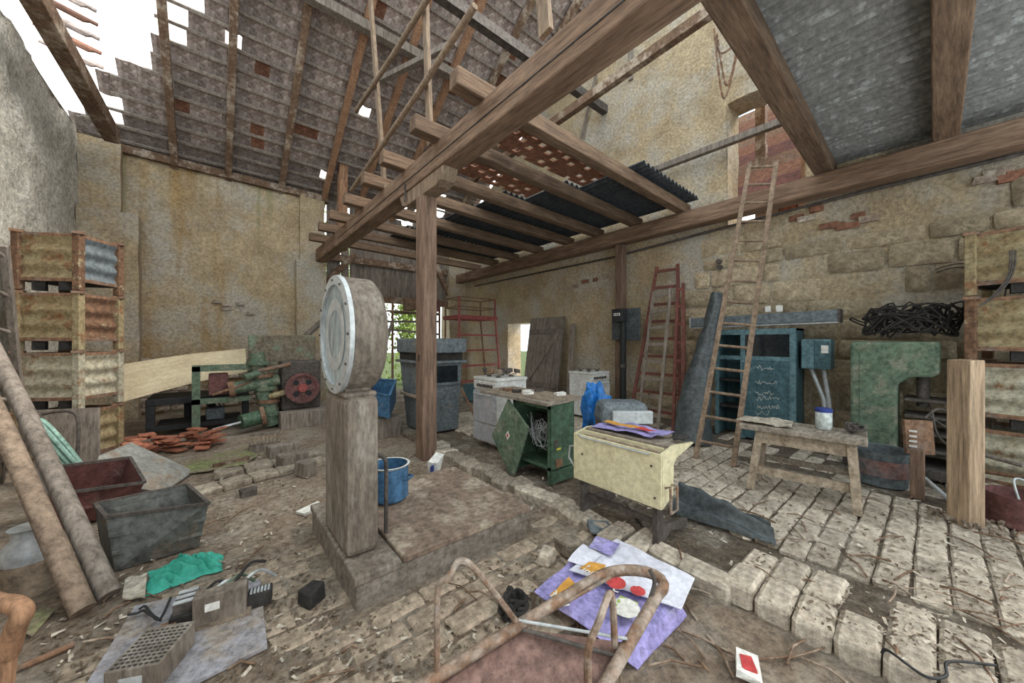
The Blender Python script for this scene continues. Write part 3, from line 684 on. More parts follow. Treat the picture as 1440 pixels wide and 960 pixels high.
for yy in (y0+.06, y1-.06):
    pf = [(0,FR),(0,.40),(.09,.40),(.085,.24),(.13,.20),(.40,FR+.07),(.46,FR+.06),(.46,FR),(.38,FR),(.2,FR+.05),(.1,FR)]
    MB().prism(pf, (DX+.03, yy-.02, 0), (1,0,0), (0,0,1), (0,.04,0)).build('leg', 'iron', dk, bevel=.006)
MB().beam((DX+.09, y0+.06, .22), (DX+.09, y1-.06, .22), .03, .03).build('stretcher', 'iron', dk)
for (yy, s, m_) in ((y0-.004, -1, 'rusty_tube'), (y1+.004, 1, 'alu')):
    tube_obj('side_hook', m_, [(DX+.05,yy,.50),(DX+.05,yy+s*.035,.52),(DX+.05,yy+s*.04,.38),(DX+.05,yy+s*.04,.34),(DX+.14,yy+s*.04,.34),(DX+.14,yy+s*.04,.5),(DX+.14,yy,.5)] if s < 0 else [(DX+.04,yy,.62),(DX+.04,yy+.07,.6),(DX+.04,yy+.08,.5),(DX+.04,yy,.42)], .009, dk)
# packaging lying on the desk
def sheet(name, m, pts4, nu, nv, amp, th=.004, parent=None, fs=6, rough=None):
    P = [Vector(p) for p in pts4]
    def f(a, b):
        p = P[0].lerp(P[1], a).lerp(P[3].lerp(P[2], a), b); return p+Vector((0,0,amp*(nz3(p, fs)+.4*nz3(p, fs*2.7))))
    return MB().grid(f, nu, nv, (0,0,-th)).build(name, m, parent, smooth=True)
pk = thing('packaging', 'crumpled purple printed packaging lying on the school desk', 'packaging', (2.62,1.6,.76))
sheet('wrap', 'purple', [(2.5,1.36,.79),(2.82,1.34,.78),(2.76,1.85,.78),(2.48,1.9,.79)], 18, 18, .028, parent=pk)
sheet('print', 'orange', [(2.53,1.55,.815),(2.62,1.52,.815),(2.64,1.8,.815),(2.55,1.82,.815)], 6, 8, .02, parent=pk)
sheet('print', 'red', [(2.56,1.42,.812),(2.66,1.40,.812),(2.65,1.53,.812),(2.57,1.55,.812)], 6, 6, .02, parent=pk)
gv = MB(); 
for k in range(5): gv.tube(bez([(2.62+.03*k,1.26,.775),(2.65+.02*k,1.22+.01*k,.785),(2.70+.02*k,1.215,.77)],4), .014, 6)
tag(gv.build('work_gloves', 'dark', None, smooth=True), 'dark crumpled work gloves at the near end of the desk', 'gloves')
# --- green cabinet with open door and board on top
gc = thing('metal_cabinet', 'small green metal switch cabinet with its door hanging open', 'cabinet', (2.7, 2.74, FR))
x0, x1, ya, yb, zt = 2.55, 2.90, 2.44, 3.02, .88
for (a, b, c, d, e, f_, nm) in ((x0,x1,ya,ya+.012,FR,zt,'side_panel'), (x0,x1,yb-.012,yb,FR,zt,'side_panel'), (x1-.012,x1,ya,yb,FR,zt,'back_panel'), (x0,x1,ya,yb,zt-.012,zt,'top_panel'), (x0,x1,ya,yb,FR+.13,FR+.145,'bottom_panel'), (x0,x0+.02,ya,ya+.05,FR,zt,'door_frame'), (x0,x0+.02,yb-.05,yb,FR,zt,'door_frame'), (x0,x0+.02,ya,yb,zt-.06,zt,'door_frame'), (x0,x0+.02,ya,yb,FR+.13,FR+.17,'door_frame')):
    MB().bx(a,b,c,d,e,f_).build(nm, 'green_cab', gc, bevel=.003)
wr_ = MB(); wire(wr_, (2.72, 2.74, .3), (.12,.2,.5), 14, .004)
wr_.build('wiring', 'alu', gc, smooth=True)
for k in range(3): MB().bx(2.8, 2.86, 2.55+k*.14, 2.65+k*.14, .45, .7).build('switch_block', 'dark', gc)
MB().box((2.62, ya-.003, .48), (.05,.006,.07)).build('lock_plate', 'iron', gc); MB().box((2.66, ya-.003, .42), (.06,.004,.02)).build('warning_label', 'yellow', gc)
MB().box((2.66, ya-.006, .28), (.09,.012,.08)).build('vent_plate', 'rust', gc)
dm = [onX(px, py, 2.46) for px, py in ((714,561),(743,602),(721,676),(691,612))]
dr_ = MB(); dr_.add([p for p in dm]+[p+Vector((.02,0,0)) for p in dm], [(0,1,2,3),(7,6,5,4),(0,4,5,1),(1,5,6,2),(2,6,7,3),(3,7,4,0)]).build('door', 'green_lt', gc, bevel=.003)
lb = onX(714, 612, 2.455); MB().prism([(0,.05),(.035,0),(0,-.05),(-.035,0)], lb, (0,1,0), (0,0,1), (-.003,0,0)).build('diamond_label', 'paper', gc); MB().prism([(0,.025),(.018,0),(0,-.025),(-.018,0)], lb+Vector((-.003,0,0)), (0,1,0), (0,0,1), (-.002,0,0)).build('label_print', 'red', gc)
bd = thing('work_board', 'dusty grey board laid over the green cabinet and covered in scrap', 'board', (2.75, 2.85, zt))
bq = [(2.42,2.36),(3.0,2.42),(2.98,3.5),(2.45,3.52)]
MB().prism(bq, (0,0,zt+.002), (1,0,0), (0,1,0), (0,0,.035)).build('plank_top', 'wood_grey', bd, bevel=.004)
MB().bx(2.5, 2.95, 2.4, 3.5, zt+.037, zt+.045).build('dust_layer', 'dust', bd)
for k in range(8):
    p = (rnd(2.55,2.9), rnd(2.55,3.4), zt+.06); nm, mm = random.choice([('scrap_bracket','iron'),('scrap_block','paper'),('scrap_lump','rust'),('scrap_fitting','mach_grey')])
    o = MB().box(p, (rnd(.04,.12), rnd(.04,.12), rnd(.025,.05)), Matrix.Rotation(rnd(0,3),3,'Z'), .008).build(nm, mm, bd)
# --- left cooker
def cooker(name, label, x0, y0, wx, wy, h, face, mbody, front):   # face 'x' looks to -X, 'y' looks to -Y
    t = thing(name, label, 'cooker', (x0+wx/2, y0+wy/2, FR))
    MB().bx(x0, x0+wx, y0, y0+wy, FR+.05, FR+h-.04).build('body', mbody, t, bevel=.01)
    MB().bx(x0-.01, x0+wx+.01, y0-.01, y0+wy+.01, FR+h-.04, FR+h).build('hob', 'white', t, bevel=.006)
    def fr_(u0, u1, z0, z1, d, nm, m):
        if face == 'x': return MB().bx(x0-d, x0, y0+wy*u0, y0+wy*u1, FR+z0, FR+z1).build(nm, m, t, bevel=.008)
        return MB().bx(x0+wx*u0, x0+wx*u1, y0-d, y0, FR+z0, FR+z1).build(nm, m, t, bevel=.008)
    fr_(.02, .98, h-.16, h-.05, .02, 'control_panel', 'white')
    fr_(.02, .98, .32, h-.18, .03, 'oven_door', front); fr_(.02, .98, .07, .30, .025, 'drawer', front)
    for k in range(5):
        u = .16+.14*k
        if face == 'x': c = Vector((x0-.02, y0+wy*u, FR+h-.105)); d = Vector((-.03,0,0))
        else: c = Vector((x0+wx*u, y0-.02, FR+h-.105)); d = Vector((0,-.03,0))
        MB().cyl(c, c+d, .022, 12).build('knob', 'iron', t, smooth=True)
    if face == 'x': tube_obj('door_handle', 'alu', [(x0-.03,y0+wy*.12,FR+h-.22),(x0-.065,y0+wy*.14,FR+h-.22),(x0-.065,y0+wy*.86,FR+h-.22),(x0-.03,y0+wy*.88,FR+h-.22)], .009, t)
    else: tube_obj('door_handle', 'alu', [(x0+wx*.12,y0-.03,FR+h-.22),(x0+wx*.14,y0-.065,FR+h-.22),(x0+wx*.86,y0-.065,FR+h-.22),(x0+wx*.88,y0-.03,FR+h-.22)], .009, t)
    for i in (.28,.72):
        for j in (.3,.7):
            c = (x0+wx*i, y0+wy*j, FR+h)
            MB().lathe([(.035,0),(.04,.012),(.02,.02),(0,.02)], c, 12).build('burner', 'iron', t, smooth=True)
            MB().tube([Vector(c)+Vector((-.09,0,.03)), Vector(c)+Vector((.09,0,.03))], .006, 5).build('pan_grid', 'iron', t)
    return t
cooker('cooker', 'silver fronted kitchen cooker buried in scrap beside the green cabinet', 2.83, 3.68, .52, .52, .93, 'x', 'white', 'silver')
cooker('cooker', 'white kitchen cooker standing near the wall behind the blue bag', 5.2, 4.0, .56, .5, .86, 'y', 'white', 'white')
for k in range(7):
    p = (2.93+.16*(k%3), 3.76+.16*(k//3), FR+1.01)
    tag(MB().box(p, (rnd(.05,.09), rnd(.05,.08), .06), Matrix.Rotation(rnd(0,3),3,'Z'), .012).build('scrap_piece', random.choice(['iron','rust','dust']), None, bevel=.005), 'rusty scrap piece lying on the silver fronted cooker', 'scrap', 'scrap pieces on the left cooker')
# --- blue bag and grey case
def blob(name, m, c, r, amp, label=None, cat=None, n=14, fs=3, seed=0, parent=None, flat_=.0):
    mb = MB(); c = Vector(c)
    def f(a, b):
        th = a*2*math.pi; ph = b*math.pi; d = Vector((math.sin(ph)*math.cos(th), math.sin(ph)*math.sin(th), math.cos(ph)))
        k = 1+amp*(nz3(d*fs+Vector((seed,0,0)))+.5*nz3(d*fs*2.3+Vector((0,seed,0)))); p = c+Vector((d.x*r[0]*k, d.y*r[1]*k, d.z*r[2]*k)); p.z = max(p.z, c.z-r[2]*(1-flat_)); return p
    o = mb.grid(f, n*2, n).build(name, m, parent, smooth=True)
    if label: tag(o, label, cat)
    return o
ba = atd(838, 588, 4.6)
blob('plastic_bag', 'blue_bag', (ba.x, ba.y, FR+.48), (.17,.17,.34), .5, 'bright blue plastic bag standing upright in front of the white cooker', 'bag', 18, 2.2, 5)
MB().box((ba.x+.02, ba.y+.02, FR+.06), (.3,.3,.12)).build('bag_stool', 'wood_grey', None)
tag(bpy.data.objects['bag_stool'], 'low wooden block under the blue plastic bag', 'block')
gcse = thing('machine_case', 'grey rounded machine cover behind the cream desk', 'case', (*atd(873, 600, 4.1).xy, FR))
cc = atd(873, 590, 4.1); ax = rd(1,0).normalized(); ay = rd(0,1).normalized()
def obox(mb, c, sx, sy, z0, z1, tp=1.0):
    P = []
    for z, k in ((z0,1),(z1,tp)):
        for a, b in ((-1,-1),(1,-1),(1,1),(-1,1)): P.append(Vector((c.x,c.y,z))+ax*(a*sx/2*k)+ay*(b*sy/2*k))
    return mb.hexa(P)
obox(MB(), cc, .5, .36, FR, FR+.5).build('stand', 'rust', gcse); obox(MB(), cc, .58, .4, FR+.5, FR+.74, .86).build('shell', 'mach_grey', gcse, bevel=.06)
obox(MB(), cc-ay*.2+ax*.06, .44, .08, FR+.52, FR+.66).build('front_ledge', 'alu', gcse, bevel=.01)
# --- flattened cartons on the floor
ct = thing('carton', 'flattened purple and white confectionery carton on the brick floor', 'carton', (*at(870,840,.03).xy, .0))
def fz(px, py, z): return at(px, py, z)
sheet('printed_panel', 'purple', [fz(751,832,.10), fz(880,926,.06), fz(955,845,.09), fz(818,775,.13)], 20, 16, .02, parent=ct)
sheet('blank_panel', 'lilac', [fz(800,800,.14), fz(958,856,.11), fz(977,812,.12), fz(868,757,.16)], 16, 10, .012, parent=ct)
sheet('flap', 'purple', [fz(828,768,.17), fz(858,780,.165), fz(872,765,.17), fz(838,754,.18)], 6, 6, .015, parent=ct)
sheet('side_flap', 'purple', [fz(880,926,.06), fz(897,940,.012), fz(966,866,.012), fz(955,845,.09)], 10, 8, .012, parent=ct)
def patch(nm, m, pts, lift=.022): return sheet(nm, m, [p+Vector((0,0,lift)) for p in pts], 8, 6, .02, .002, parent=ct)
patch('orange_band', 'orange', [fz(773,843,.11), fz(795,858,.105), fz(812,828,.11), fz(800,815,.115)])
patch('orange_band', 'orange', [fz(815,802,.125), fz(842,815,.12), fz(852,798,.125), fz(828,795,.13)])
patch('white_print', 'lilac', [fz(798,793,.13), fz(828,802,.125), fz(846,785,.135), fz(820,768,.14)])
patch('green_print', 'lime', [fz(862,872,.10), fz(885,880,.095), fz(898,855,.10), fz(872,842,.105)], .026)
def disc(m, px, py, z, r_):
    c = fz(px, py, z)+Vector((0,0,.03)); n_ = 18
    MB().add([c]+[c+Vector((r_*math.cos(6.283*k/n_), r_*math.sin(6.283*k/n_), .006*nz3((k*.7,0,0)))) for k in range(n_)], [(0,k+1,(k+1)%n_+1) for k in range(n_)]).build('round_print', m, ct)
disc('red', 866, 826, .118, .055); disc('red', 897, 838, .108, .04); disc('paper', 880, 862, .108, .07)
def text(s, m, p, xdir, ydir, size, parent, nm='lettering'):
    cu = bpy.data.curves.new(nm, 'FONT'); cu.body = s; cu.size = size; cu.extrude = .001; o = bpy.data.objects.new(nm, cu); col.objects.link(o)
    x = Vector(xdir).normalized(); z = x.cross(Vector(ydir)).normalized(); y = z.cross(x)
    mw = Matrix((x, y, z)).transposed().to_4x4(); mw.translation = p
    dg = bpy.context.evaluated_depsgraph_get(); me = bpy.data.meshes.new_from_object(o.evaluated_get(dg)); bpy.data.objects.remove(o)
    me.transform(rootmat(parent).inverted() @ mw); me.materials.clear(); me.materials.append(M[m] if isinstance(m, str) else m)
    t = bpy.data.objects.new(nm, me); col.objects.link(t); t.parent = parent; return t
a, b = fz(795,855,.14), fz(777,841,.14); text('waf', 'paper', a, b-a, fz(805,838,.14)-a, .085, ct)
a, b = fz(845,818,.155), fz(818,802,.155); text('telini', 'paper', a, b-a, fz(852,806,.155)-a, .07, ct)
a, b = fz(869,834,.145), fz(859,828,.145); text('S', 'paper', a, b-a, fz(874,824,.145)-a, .09, ct)
# --- hand cart, lying with its legs in the air
hc = thing('hand_cart', 'rusty tubular hand cart with red plate lying near the camera', 'cart', (*at(830,930,.2).xy, 0))
zA, zB = .26, .40
L0, L1 = atd(560, 985, 1.22), at(838, 812, zB); R0, R1 = atd(835, 1010, 1.12), at(925, 835, zB)
L0 = at(575, 975, zA); R0 = at(838, 985, zA)
mid = (L1+R1)/2; fw = (L1-L0).normalized()
sdv = (R1-L1)
hl = [L0, L0.lerp(L1,.5), L1]+[L1+sdv*(.5-.5*math.cos(t))+fw*(sdv.length*.5*math.sin(t)) for t in [math.pi*k/10 for k in range(1,10)]]+[R1, R1.lerp(R0,.5), R0]
tube_obj('tube_frame', 'rusty_tube', hl, .024, hc, 12)
pA, pB, pC, pD = L0.lerp(L1,-.05), L0.lerp(L1,.55), R0.lerp(R1,.55), R0.lerp(R1,-.05)
MB().add([p+Vector((0,0,-.03)) for p in (pA,pB,pC,pD)]+[p+Vector((0,0,-.045)) for p in (pA,pB,pC,pD)], [(0,1,2,3),(7,6,5,4),(0,4,5,1),(1,5,6,2),(2,6,7,3),(3,7,4,0)]).build('load_plate', 'slab_red', hc)
def flatbar(pts, nm='leg_bracket', m='iron', w_=.028):
    mb = MB()
    for p, q in zip(pts[:-1], pts[1:]): mb.beam(p, q, w_, .01)
    return mb.build(nm, m, hc)
u = Vector((0,0,1))
b0, b1 = L0.lerp(L1,.12), L0.lerp(L1,.52)
tube_obj('leg_bracket', 'rusty_tube', bez([b0, b0+u*.30, b0+u*.34+(b1-b0)*.12, b0.lerp(b1,.35)+u*.36, b1],5), .012, hc)
b2, b3 = R0.lerp(R1,.05), R0.lerp(R1,.42)
tube_obj('leg_bracket', 'rusty_tube', bez([b2-sdv*.15, b2-sdv*.15+u*.14, b2-sdv*.12+u*.2+(b3-b2)*.3, b3-sdv*.2+u*.2, b3-sdv*.15],5), .014, hc)
tube_obj('cross_rod', 'iron', [L0.lerp(L1,.5), R0.lerp(R1,.35)], .008, hc); tube_obj('cross_rod', 'alu', [L0.lerp(L1,.52)+u*.02, R0.lerp(R1,.45)+u*.03], .006, hc)
tube_obj('brace_rod', 'rusty_tube', [R1.lerp(L1,.75)+u*.02, L0.lerp(L1,.62)-u*.02], .007, hc); tube_obj('hook', 'iron', bez([R1-fw*.05, R1-fw*.02+u*.06, R1-sdv*.12+u*.1],4), .009, hc)
for sgn, base in ((1, L0), (-1, R0)):
    c = base-fw*.05; 
    MB().lathe([(.03,-.025),(.11,-.025),(.125,-.01),(.125,.01),(.11,.025),(.03,.025)], (0,0,0), 24, 'x').build('wheel', 'iron', hc, world=False, smooth=True).location = rootmat(hc).inverted() @ Vector((c.x, c.y, .13))
# --- rope bundle, dark plastic sheet
rb = MB(); c = at(722, 866, .0); wire(rb, (c.x, c.y, .02), (.085,.07,.11), 16, .012, 12)
tag(rb.build('rope_bundle', 'dark', None, smooth=True), 'tangled dark rope bundle beside the hand cart', 'rope')
pts_ = [at(945,722,FR), at(1092,768,FR), at(1080,748,FR), at(965,698,FR)]
ds = MB()
def fold(a, b):
    p = pts_[0].lerp(pts_[1], a).lerp(pts_[3].lerp(pts_[2], a), b)
    hgt = (.16*(1-a*.5))*math.sin(b*math.pi)**.6*(1+.35*math.sin(b*17+a*2))+.03*nz3(p, 7); p.z = FR+max(.004, hgt); return p
ds.grid(fold, 30, 26)
tag(ds.build('plastic_sheet', 'plastic_dark', None, smooth=True), 'folded dark green plastic sheet lying on the bricks by the desk', 'sheet')
# broken tool and stones by the desk legs
tl = MB().tube(bez([at(878,705,.09), at(900,730,.07), at(922,768,.05)],4), .016, 8); tag(tl.build('broken_stick', 'timber_grey', None, smooth=True), 'broken round stick lying under the school desk', 'stick')
for k, (px, py, s, lab) in enumerate(((768,785,.12,'pale cube shaped stone lying below the weighing platform'), (800,770,.17,'rough rounded stone next to the pale cube stone'), (843,745,.16,'flat grey slate piece on the kerb by the desk'))):
    p = at(px, py, .03); o = MB().box((p.x,p.y,s*.33), (s,s*.9,s*.66 if k < 2 else .03), Matrix.Rotation(.4+k,3,'Z'), .02).build('stone', ['paver','kerb','mach_grey'][k], None, bevel=.02); tag(o, lab, 'stone')
pb_ = thing('paper_bag', 'crumpled white and blue paper sack beside the timber post', 'bag', at(612, 668, 0.02))
p = at(612, 668, .02); MB().box((p.x,p.y,.11), (.17,.10,.2), Matrix.Rotation(.7,3,'Z'), .035).build('sack', 'paper', pb_); 
MB().box((p.x-.07,p.y-.07,.12), (.1,.012,.09), Matrix.Rotation(.7,3,'Z'), .004).build('blue_print', 'navy', pb_)
M['ladder_wood'] = mat('ladder_wood', (.33,.235,.165), (.19,.13,.09), 8, .9, .4, 40)
# ================================================================ objects along the right wall
# --- plank door and board leaning by the low opening
pd = thing('plank_door', 'weathered grey plank door with diagonal brace leaning on the wall', 'door', (6.1, 6.3, FR))
d0, d1 = onX(739, 540, 6.2), onX(779, 540, 6.2)
yA, yB_ = onX(742, 500, 6.25).y, onX(790, 500, 6.25).y
for k in range(5):
    ya_ = yA+(yB_-yA)*k/5; yb2 = yA+(yB_-yA)*(k+1)/5
    MB().hexa([(6.05,ya_,FR),(6.05,yb2+.008,FR),(6.09,yb2+.008,FR),(6.09,ya_,FR),(6.36,ya_,2.1),(6.36,yb2+.008,2.1),(6.40,yb2+.008,2.1),(6.40,ya_,2.1)]).build('plank', 'timber_grey', pd)
def dl(t, z, o=-.025): return Vector((6.05+.31*(z-FR)/2.0+o, yA+(yB_-yA)*t, z))
for z in (.45, 1.75): MB().beam(dl(.03,z), dl(.97,z), .11, .03, (1,0,0)).build('ledge', 'timber_grey', pd)
MB().beam(dl(.12,.5), dl(.88,1.7), .10, .03, (1,0,0)).build('brace', 'timber_grey', pd)
lp = MB().beam(onX(803, 545, 6.25)+Vector((-.1,0,-.35)), onX(806, 455, 6.42), .14, .03, (1,0,0)); tag(lp.build('loose_board', 'timber_grey', None), 'narrow grey board leaning on the wall beside the plank door', 'board')
# --- electric meter on a pipe
em = thing('meter_pole', 'dark electric meter panel on a black pipe in front of the wall', 'meter', (*onX(876,540,6.05).xy, FR))
c = onX(876, 456, 6.05); py_ = c.y
MB().cyl((6.05,py_,FR), (6.05,py_,2.0), .055, 14).build('pipe', 'black', em, smooth=True)
MB().box((6.12,py_-.02,c.z), (.03,.62,.62)).build('panel', 'mat_panel' if False else 'plastic_dark', em, bevel=.02)
MB().box((6.0,py_+.05,c.z+.17), (.15,.24,.26)).build('meter_box', 'black', em, bevel=.02)
MB().box((5.92,py_+.05,c.z+.19), (.006,.14,.05)).build('meter_window', 'paper', em)
for k in range(3): MB().box((5.915,py_+.01+.04*k,c.z+.19), (.004,.02,.03)).build('counter_digit', 'black', em)
MB().cyl((6.05,py_,1.0), (6.05,py_,1.06), .07, 14).build('pipe_clamp', 'iron', em, smooth=True)
# --- red ladders
def ladder(name, label, b0, b1, t0, t1, n, m, w_=.055, rungr=None, cat='ladder', z0=.08, tail=1.0):
    b0, b1, t0, t1 = map(Vector, (b0,b1,t0,t1)); t = thing(name, label, cat, (b0+b1)/2)
    for b, tp in ((b0,t0),(b1,t1)): MB().beam(b, tp, w_, w_*.6, (1,0,0)).build('stile', m, t, bevel=.004)
    for k in range(n):
        q = (k+.7)/n; p0, p1 = b0.lerp(t0,q), b1.lerp(t1,q)
        if rungr: MB().tube([p0,p1], rungr, 8).build('rung', m, t, smooth=True)
        else: MB().beam(p0, p1, .05, .03, (1,0,0)).build('rung', m, t)
    return t
ladder('step_ladder', 'tall dark red wooden ladder with widely splayed foot against the wall', (5.8,3.58,FR), (5.8,2.66,FR), onX(924,375,6.38), onX(953,371,6.38), 9, 'ladder_red')
ladder('step_ladder', 'shorter brown wooden step ladder leaning on the dark red ladder', (5.5,3.25,FR), (5.45,2.86,FR), onX(919,410,6.1), onX(943,405,6.1), 8, 'timber_grey', .05)
ladder('step_ladder', 'narrow red ladder section beside the rolled mat', (5.42,2.60,FR), (5.40,2.42,FR), onX(953,400,6.1), onX(961,398,6.1), 8, 'ladder_red', .05)
# --- long ladder to the high opening
ladder('long_ladder', 'long pole ladder leaning up to the high wall opening', at(978,645,FR), at(1031,656,FR), onX(1055,228,6.12), onX(1092,226,6.12), 14, 'ladder_wood', .055, .018)
# --- rolled rubber mat
rm = MB(); A = Vector((5.15,2.2,FR)); B = onX(1008,413,5.86)
pts = bez([A, A.lerp(B,.35)+Vector((-.06,.04,0)), A.lerp(B,.7), B], 6); n = len(pts)
V0 = len(rm.v); rm.tube(pts, [.27-.19*(i/(n-1))**.8+.02*nz3((i*.5,0,0)) for i in range(n)], 18)
rm.v = [tuple(Vector(v)+Vector((nz3(Vector(v)*4),nz3(Vector(v)*4+Vector((7,0,0))),0))*.035) for v in rm.v]
rm.v = [(x,y,max(z,FR)) for x,y,z in rm.v]
tag(rm.build('rolled_mat', 'plastic_dark', None, smooth=True), 'dark grey rolled rubber mat leaning behind the long ladder', 'mat')
# --- blue switch cabinet
bc = thing('switch_cabinet', 'blue grey switch cabinet with glazed top and chalk scribbles on the door', 'cabinet', (6.2,1.75,FR))
cx0, cx1, cy0, cy1, ct_ = 5.98, 6.4, 1.2, 2.2, 1.68
MB().bx(cx1-.03,cx1,cy0,cy1,FR,ct_).build('back_panel', 'teal', bc); MB().bx(cx0,cx1,cy0,cy0+.03,FR,ct_).build('side_panel', 'teal', bc); MB().bx(cx0,cx1,cy1-.03,cy1,FR,ct_).build('side_panel', 'teal', bc); MB().bx(cx0,cx1,cy0,cy1,ct_-.03,ct_).build('top_panel', 'teal_light', bc)
ym = onX(1045, 520, cx0).y
MB().bx(cx0-.02,cx0,cy0,cy0+.07,FR,ct_).build('frame_post', 'teal_light', bc); MB().bx(cx0-.02,cx0,ym-.03,ym+.03,FR,ct_).build('frame_post', 'teal_light', bc); MB().bx(cx0-.02,cx0,cy1-.05,cy1,FR,ct_).build('frame_post', 'teal_light', bc)
for z in (ct_-.05, 1.26): MB().bx(cx0-.022,cx0-.002,cy0,cy1,z-.03,z+.03).build('frame_rail', 'teal_light', bc)
MB().bx(cx0-.012,cx0,cy0+.07,ym-.03,1.29,ct_-.08).build('glass_pane', 'glass_dark', bc)
dr2 = MB().bx(cx0-.018,cx0,cy0+.07,ym-.03,FR+.02,1.23).build('door', 'teal', bc, bevel=.004)
for k in range(3):
    w0 = (ym-cy0)*.3; MB().bx(cx0-.024,cx0-.018,cy0+.09+k*w0,cy0+.07+(k+1)*w0,FR+.05,1.2).build('door_board', 'teal', dr2)
for z in (.5, .9): MB().bx(cx0+.02,cx1-.05,ym+.03,cy1-.04,z,z+.03).build('shelf', 'dark', bc)
# chalk scribbles
ckm = M['paper']
cs = MB(); random.seed(3)
for (px0, px1, py) in ((1063,1090,517),(1062,1092,537),(1062,1090,553),(1063,1098,560),(1065,1096,572),(1063,1082,580)):
    x = px0; pts = []
    while x < px1: pts.append(onX(x, py+rnd(-3.5,3.5), cx0-.027)); x += rnd(1.0,2.4)
    if len(pts) > 2: cs.tube(bez(pts,3), .0022, 4)
o = cs.build('chalk_writing', 'paper', bc); o['kind'] = 'stuff'
random.seed(11)
# things on top
gl = thing('lamp_housing', 'long grey fluorescent lamp housing lying across the cabinet top', 'lamp', (6.2,1.7,ct_))
P0, P1 = Vector((6.16, 2.62, ct_+.13)), Vector((6.12, .78, ct_+.15))
MB().beam(P0, P1, .2, .15).build('housing', 'mach_grey', gl, bevel=.01); MB().beam(P0-Vector((0,0,.085)), P1-Vector((0,0,.085)), .16, .02).build('diffuser', 'alu', gl); MB().box(P0, (.22,.02,.17)).build('end_cap', 'alu', gl); MB().box(P1, (.22,.02,.17)).build('end_cap', 'iron', gl)
for k, (px, lab) in enumerate(((1080,'small white socket standing on the lamp housing, left one'), (1096,'small white socket standing on the lamp housing, right one'))):
    p = onX(px, 432, 6.13); tag(MB().box((p.x,p.y,ct_+.285), (.06,.07,.09), None, .006).build('socket', 'paper', None, bevel=.008), lab, 'socket')
# teal junction box on pipes
jb = thing('junction_box', 'teal metal junction box on two pipes right of the cabinet', 'junction box', (6.15,.98,FR))
MB().bx(6.02,6.3,.86,1.16,1.14,1.53).build('box', 'teal_light', jb, bevel=.012); MB().bx(6.005,6.02,.87,1.02,1.16,1.5).build('cover', 'teal', jb, bevel=.006); MB().bx(5.998,6.008,.88,.95,1.35,1.45).build('label_plate', 'paper', jb)
for (dy, e) in ((1.08,.14),(.95,.06)): tube_obj('conduit', 'alu', [(6.15,dy,1.15),(6.1,dy-e,.75),(6.08,dy-e-.05,FR)], .025, jb)
# --- green press
gp = thing('press_frame', 'heavy green cast iron press frame shaped like an inverted L', 'press', (5.9,.35,FR))
ya2, yb2, yc2 = onX(1195,600,5.7).y, onX(1262,600,5.7).y, onX(1323,500,5.7).y
prf = [(ya2,FR),(ya2,1.50),(yc2,1.50),(yc2,1.16),(yc2+.06,1.12),(yb2-.1,1.12),(yb2,1.03),(yb2,FR)]
MB().prism(prf, (5.7,0,0), (0,1,0), (0,0,1), (.4,0,0)).build('frame_body', 'green_lt', gp, bevel=.03)
MB().prism([(ya2-.08,.5),(ya2-.08,1.36),(yb2+.05,1.36),(yb2+.05,.5)], (5.694,0,0), (0,1,0), (0,0,1), (.008,0,0)).build('cast_panel', 'green_lt', gp, bevel=.004)
MB().bx(5.6,6.2,ya2+.05,yc2-.05,FR,FR+.12).build('base', 'iron', gp, bevel=.02)
MB().cyl((5.85,yc2+.12,.8),(5.85,yc2+.12,1.14), .05, 14).build('ram', 'iron', gp, smooth=True)
for k in range(4): MB().bx(5.65+.02*k,6.1,yc2-.1,yb2-.05,.35+.17*k,.38+.17*k).build('die_plate', 'iron', gp, bevel=.005)
# wires piled on press
wt = MB(); p = onX(1290, 470, 5.95); wire(wt, (5.92, .2, 1.525), (.17,.44,.42), 24, .010, 9, .5); wt2 = wt
tag(wt.build('cable_tangle', 'dark', None, smooth=True), 'tangle of dark cables heaped on the green press', 'cables')
wl_ = MB()
for (a, r_) in ((.28,.28),(.22,.32)): wl_.tube(arc((XW-.12,-.2+a*.2,2.05), r_, 60, 300, 16, (0,1,0), (0,0,1)), .007, 5)
tag(wl_.build('wire_loops', 'iron', None, smooth=True), 'thin wire loops hanging on the stones above the press', 'wire')
# --- bench
bn = thing('bench', 'weathered wooden bench with splayed legs on the brick floor', 'bench', (4.25,.82,FR))
F0, F1 = at(1055,687,FR), at(1206,724,FR); dirb = (F1-F0).normalized(); nb_ = Vector((-dirb.y, dirb.x, 0)); nb_ = nb_ if nb_.x > 0 else -nb_
dep = .36; ht = .62
def bp_(u_, v_, z): q = F0+dirb*u_+nb_*v_; return Vector((q.x,q.y,z))
LB = (F1-F0).length
for k in range(3): 
    a_ = -.03+k*.15; MB().hexa([bp_(-.09,a_,ht+FR-.05), bp_(LB+.06,a_,ht+FR-.05), bp_(LB+.06,a_+.145,ht+FR-.05), bp_(-.09,a_+.145,ht+FR-.05), bp_(-.09,a_,ht+FR), bp_(LB+.06,a_,ht+FR), bp_(LB+.06,a_+.145,ht+FR), bp_(-.09,a_+.145,ht+FR)]).build('top_plank', 'wood_grey', bn, bevel=.008)
for u_, du in ((0,.07),(LB,-.04)):
    for v_, dv in ((0,.06),(dep,-.04)): MB().beam(bp_(u_,v_,FR), bp_(u_+du,v_+dv,ht+FR-.05), .085, .06, dirb).build('leg', 'wood_pale', bn, bevel=.005)
MB().beam(bp_(.04,.045,ht+FR-.11), bp_(LB-.02,.045,ht+FR-.11), .03, .11).build('apron', 'wood_pale', bn); MB().beam(bp_(.03,dep-.04,ht+FR-.11), bp_(LB-.02,dep-.04,ht+FR-.11), .03, .1).build('apron', 'wood_grey', bn)
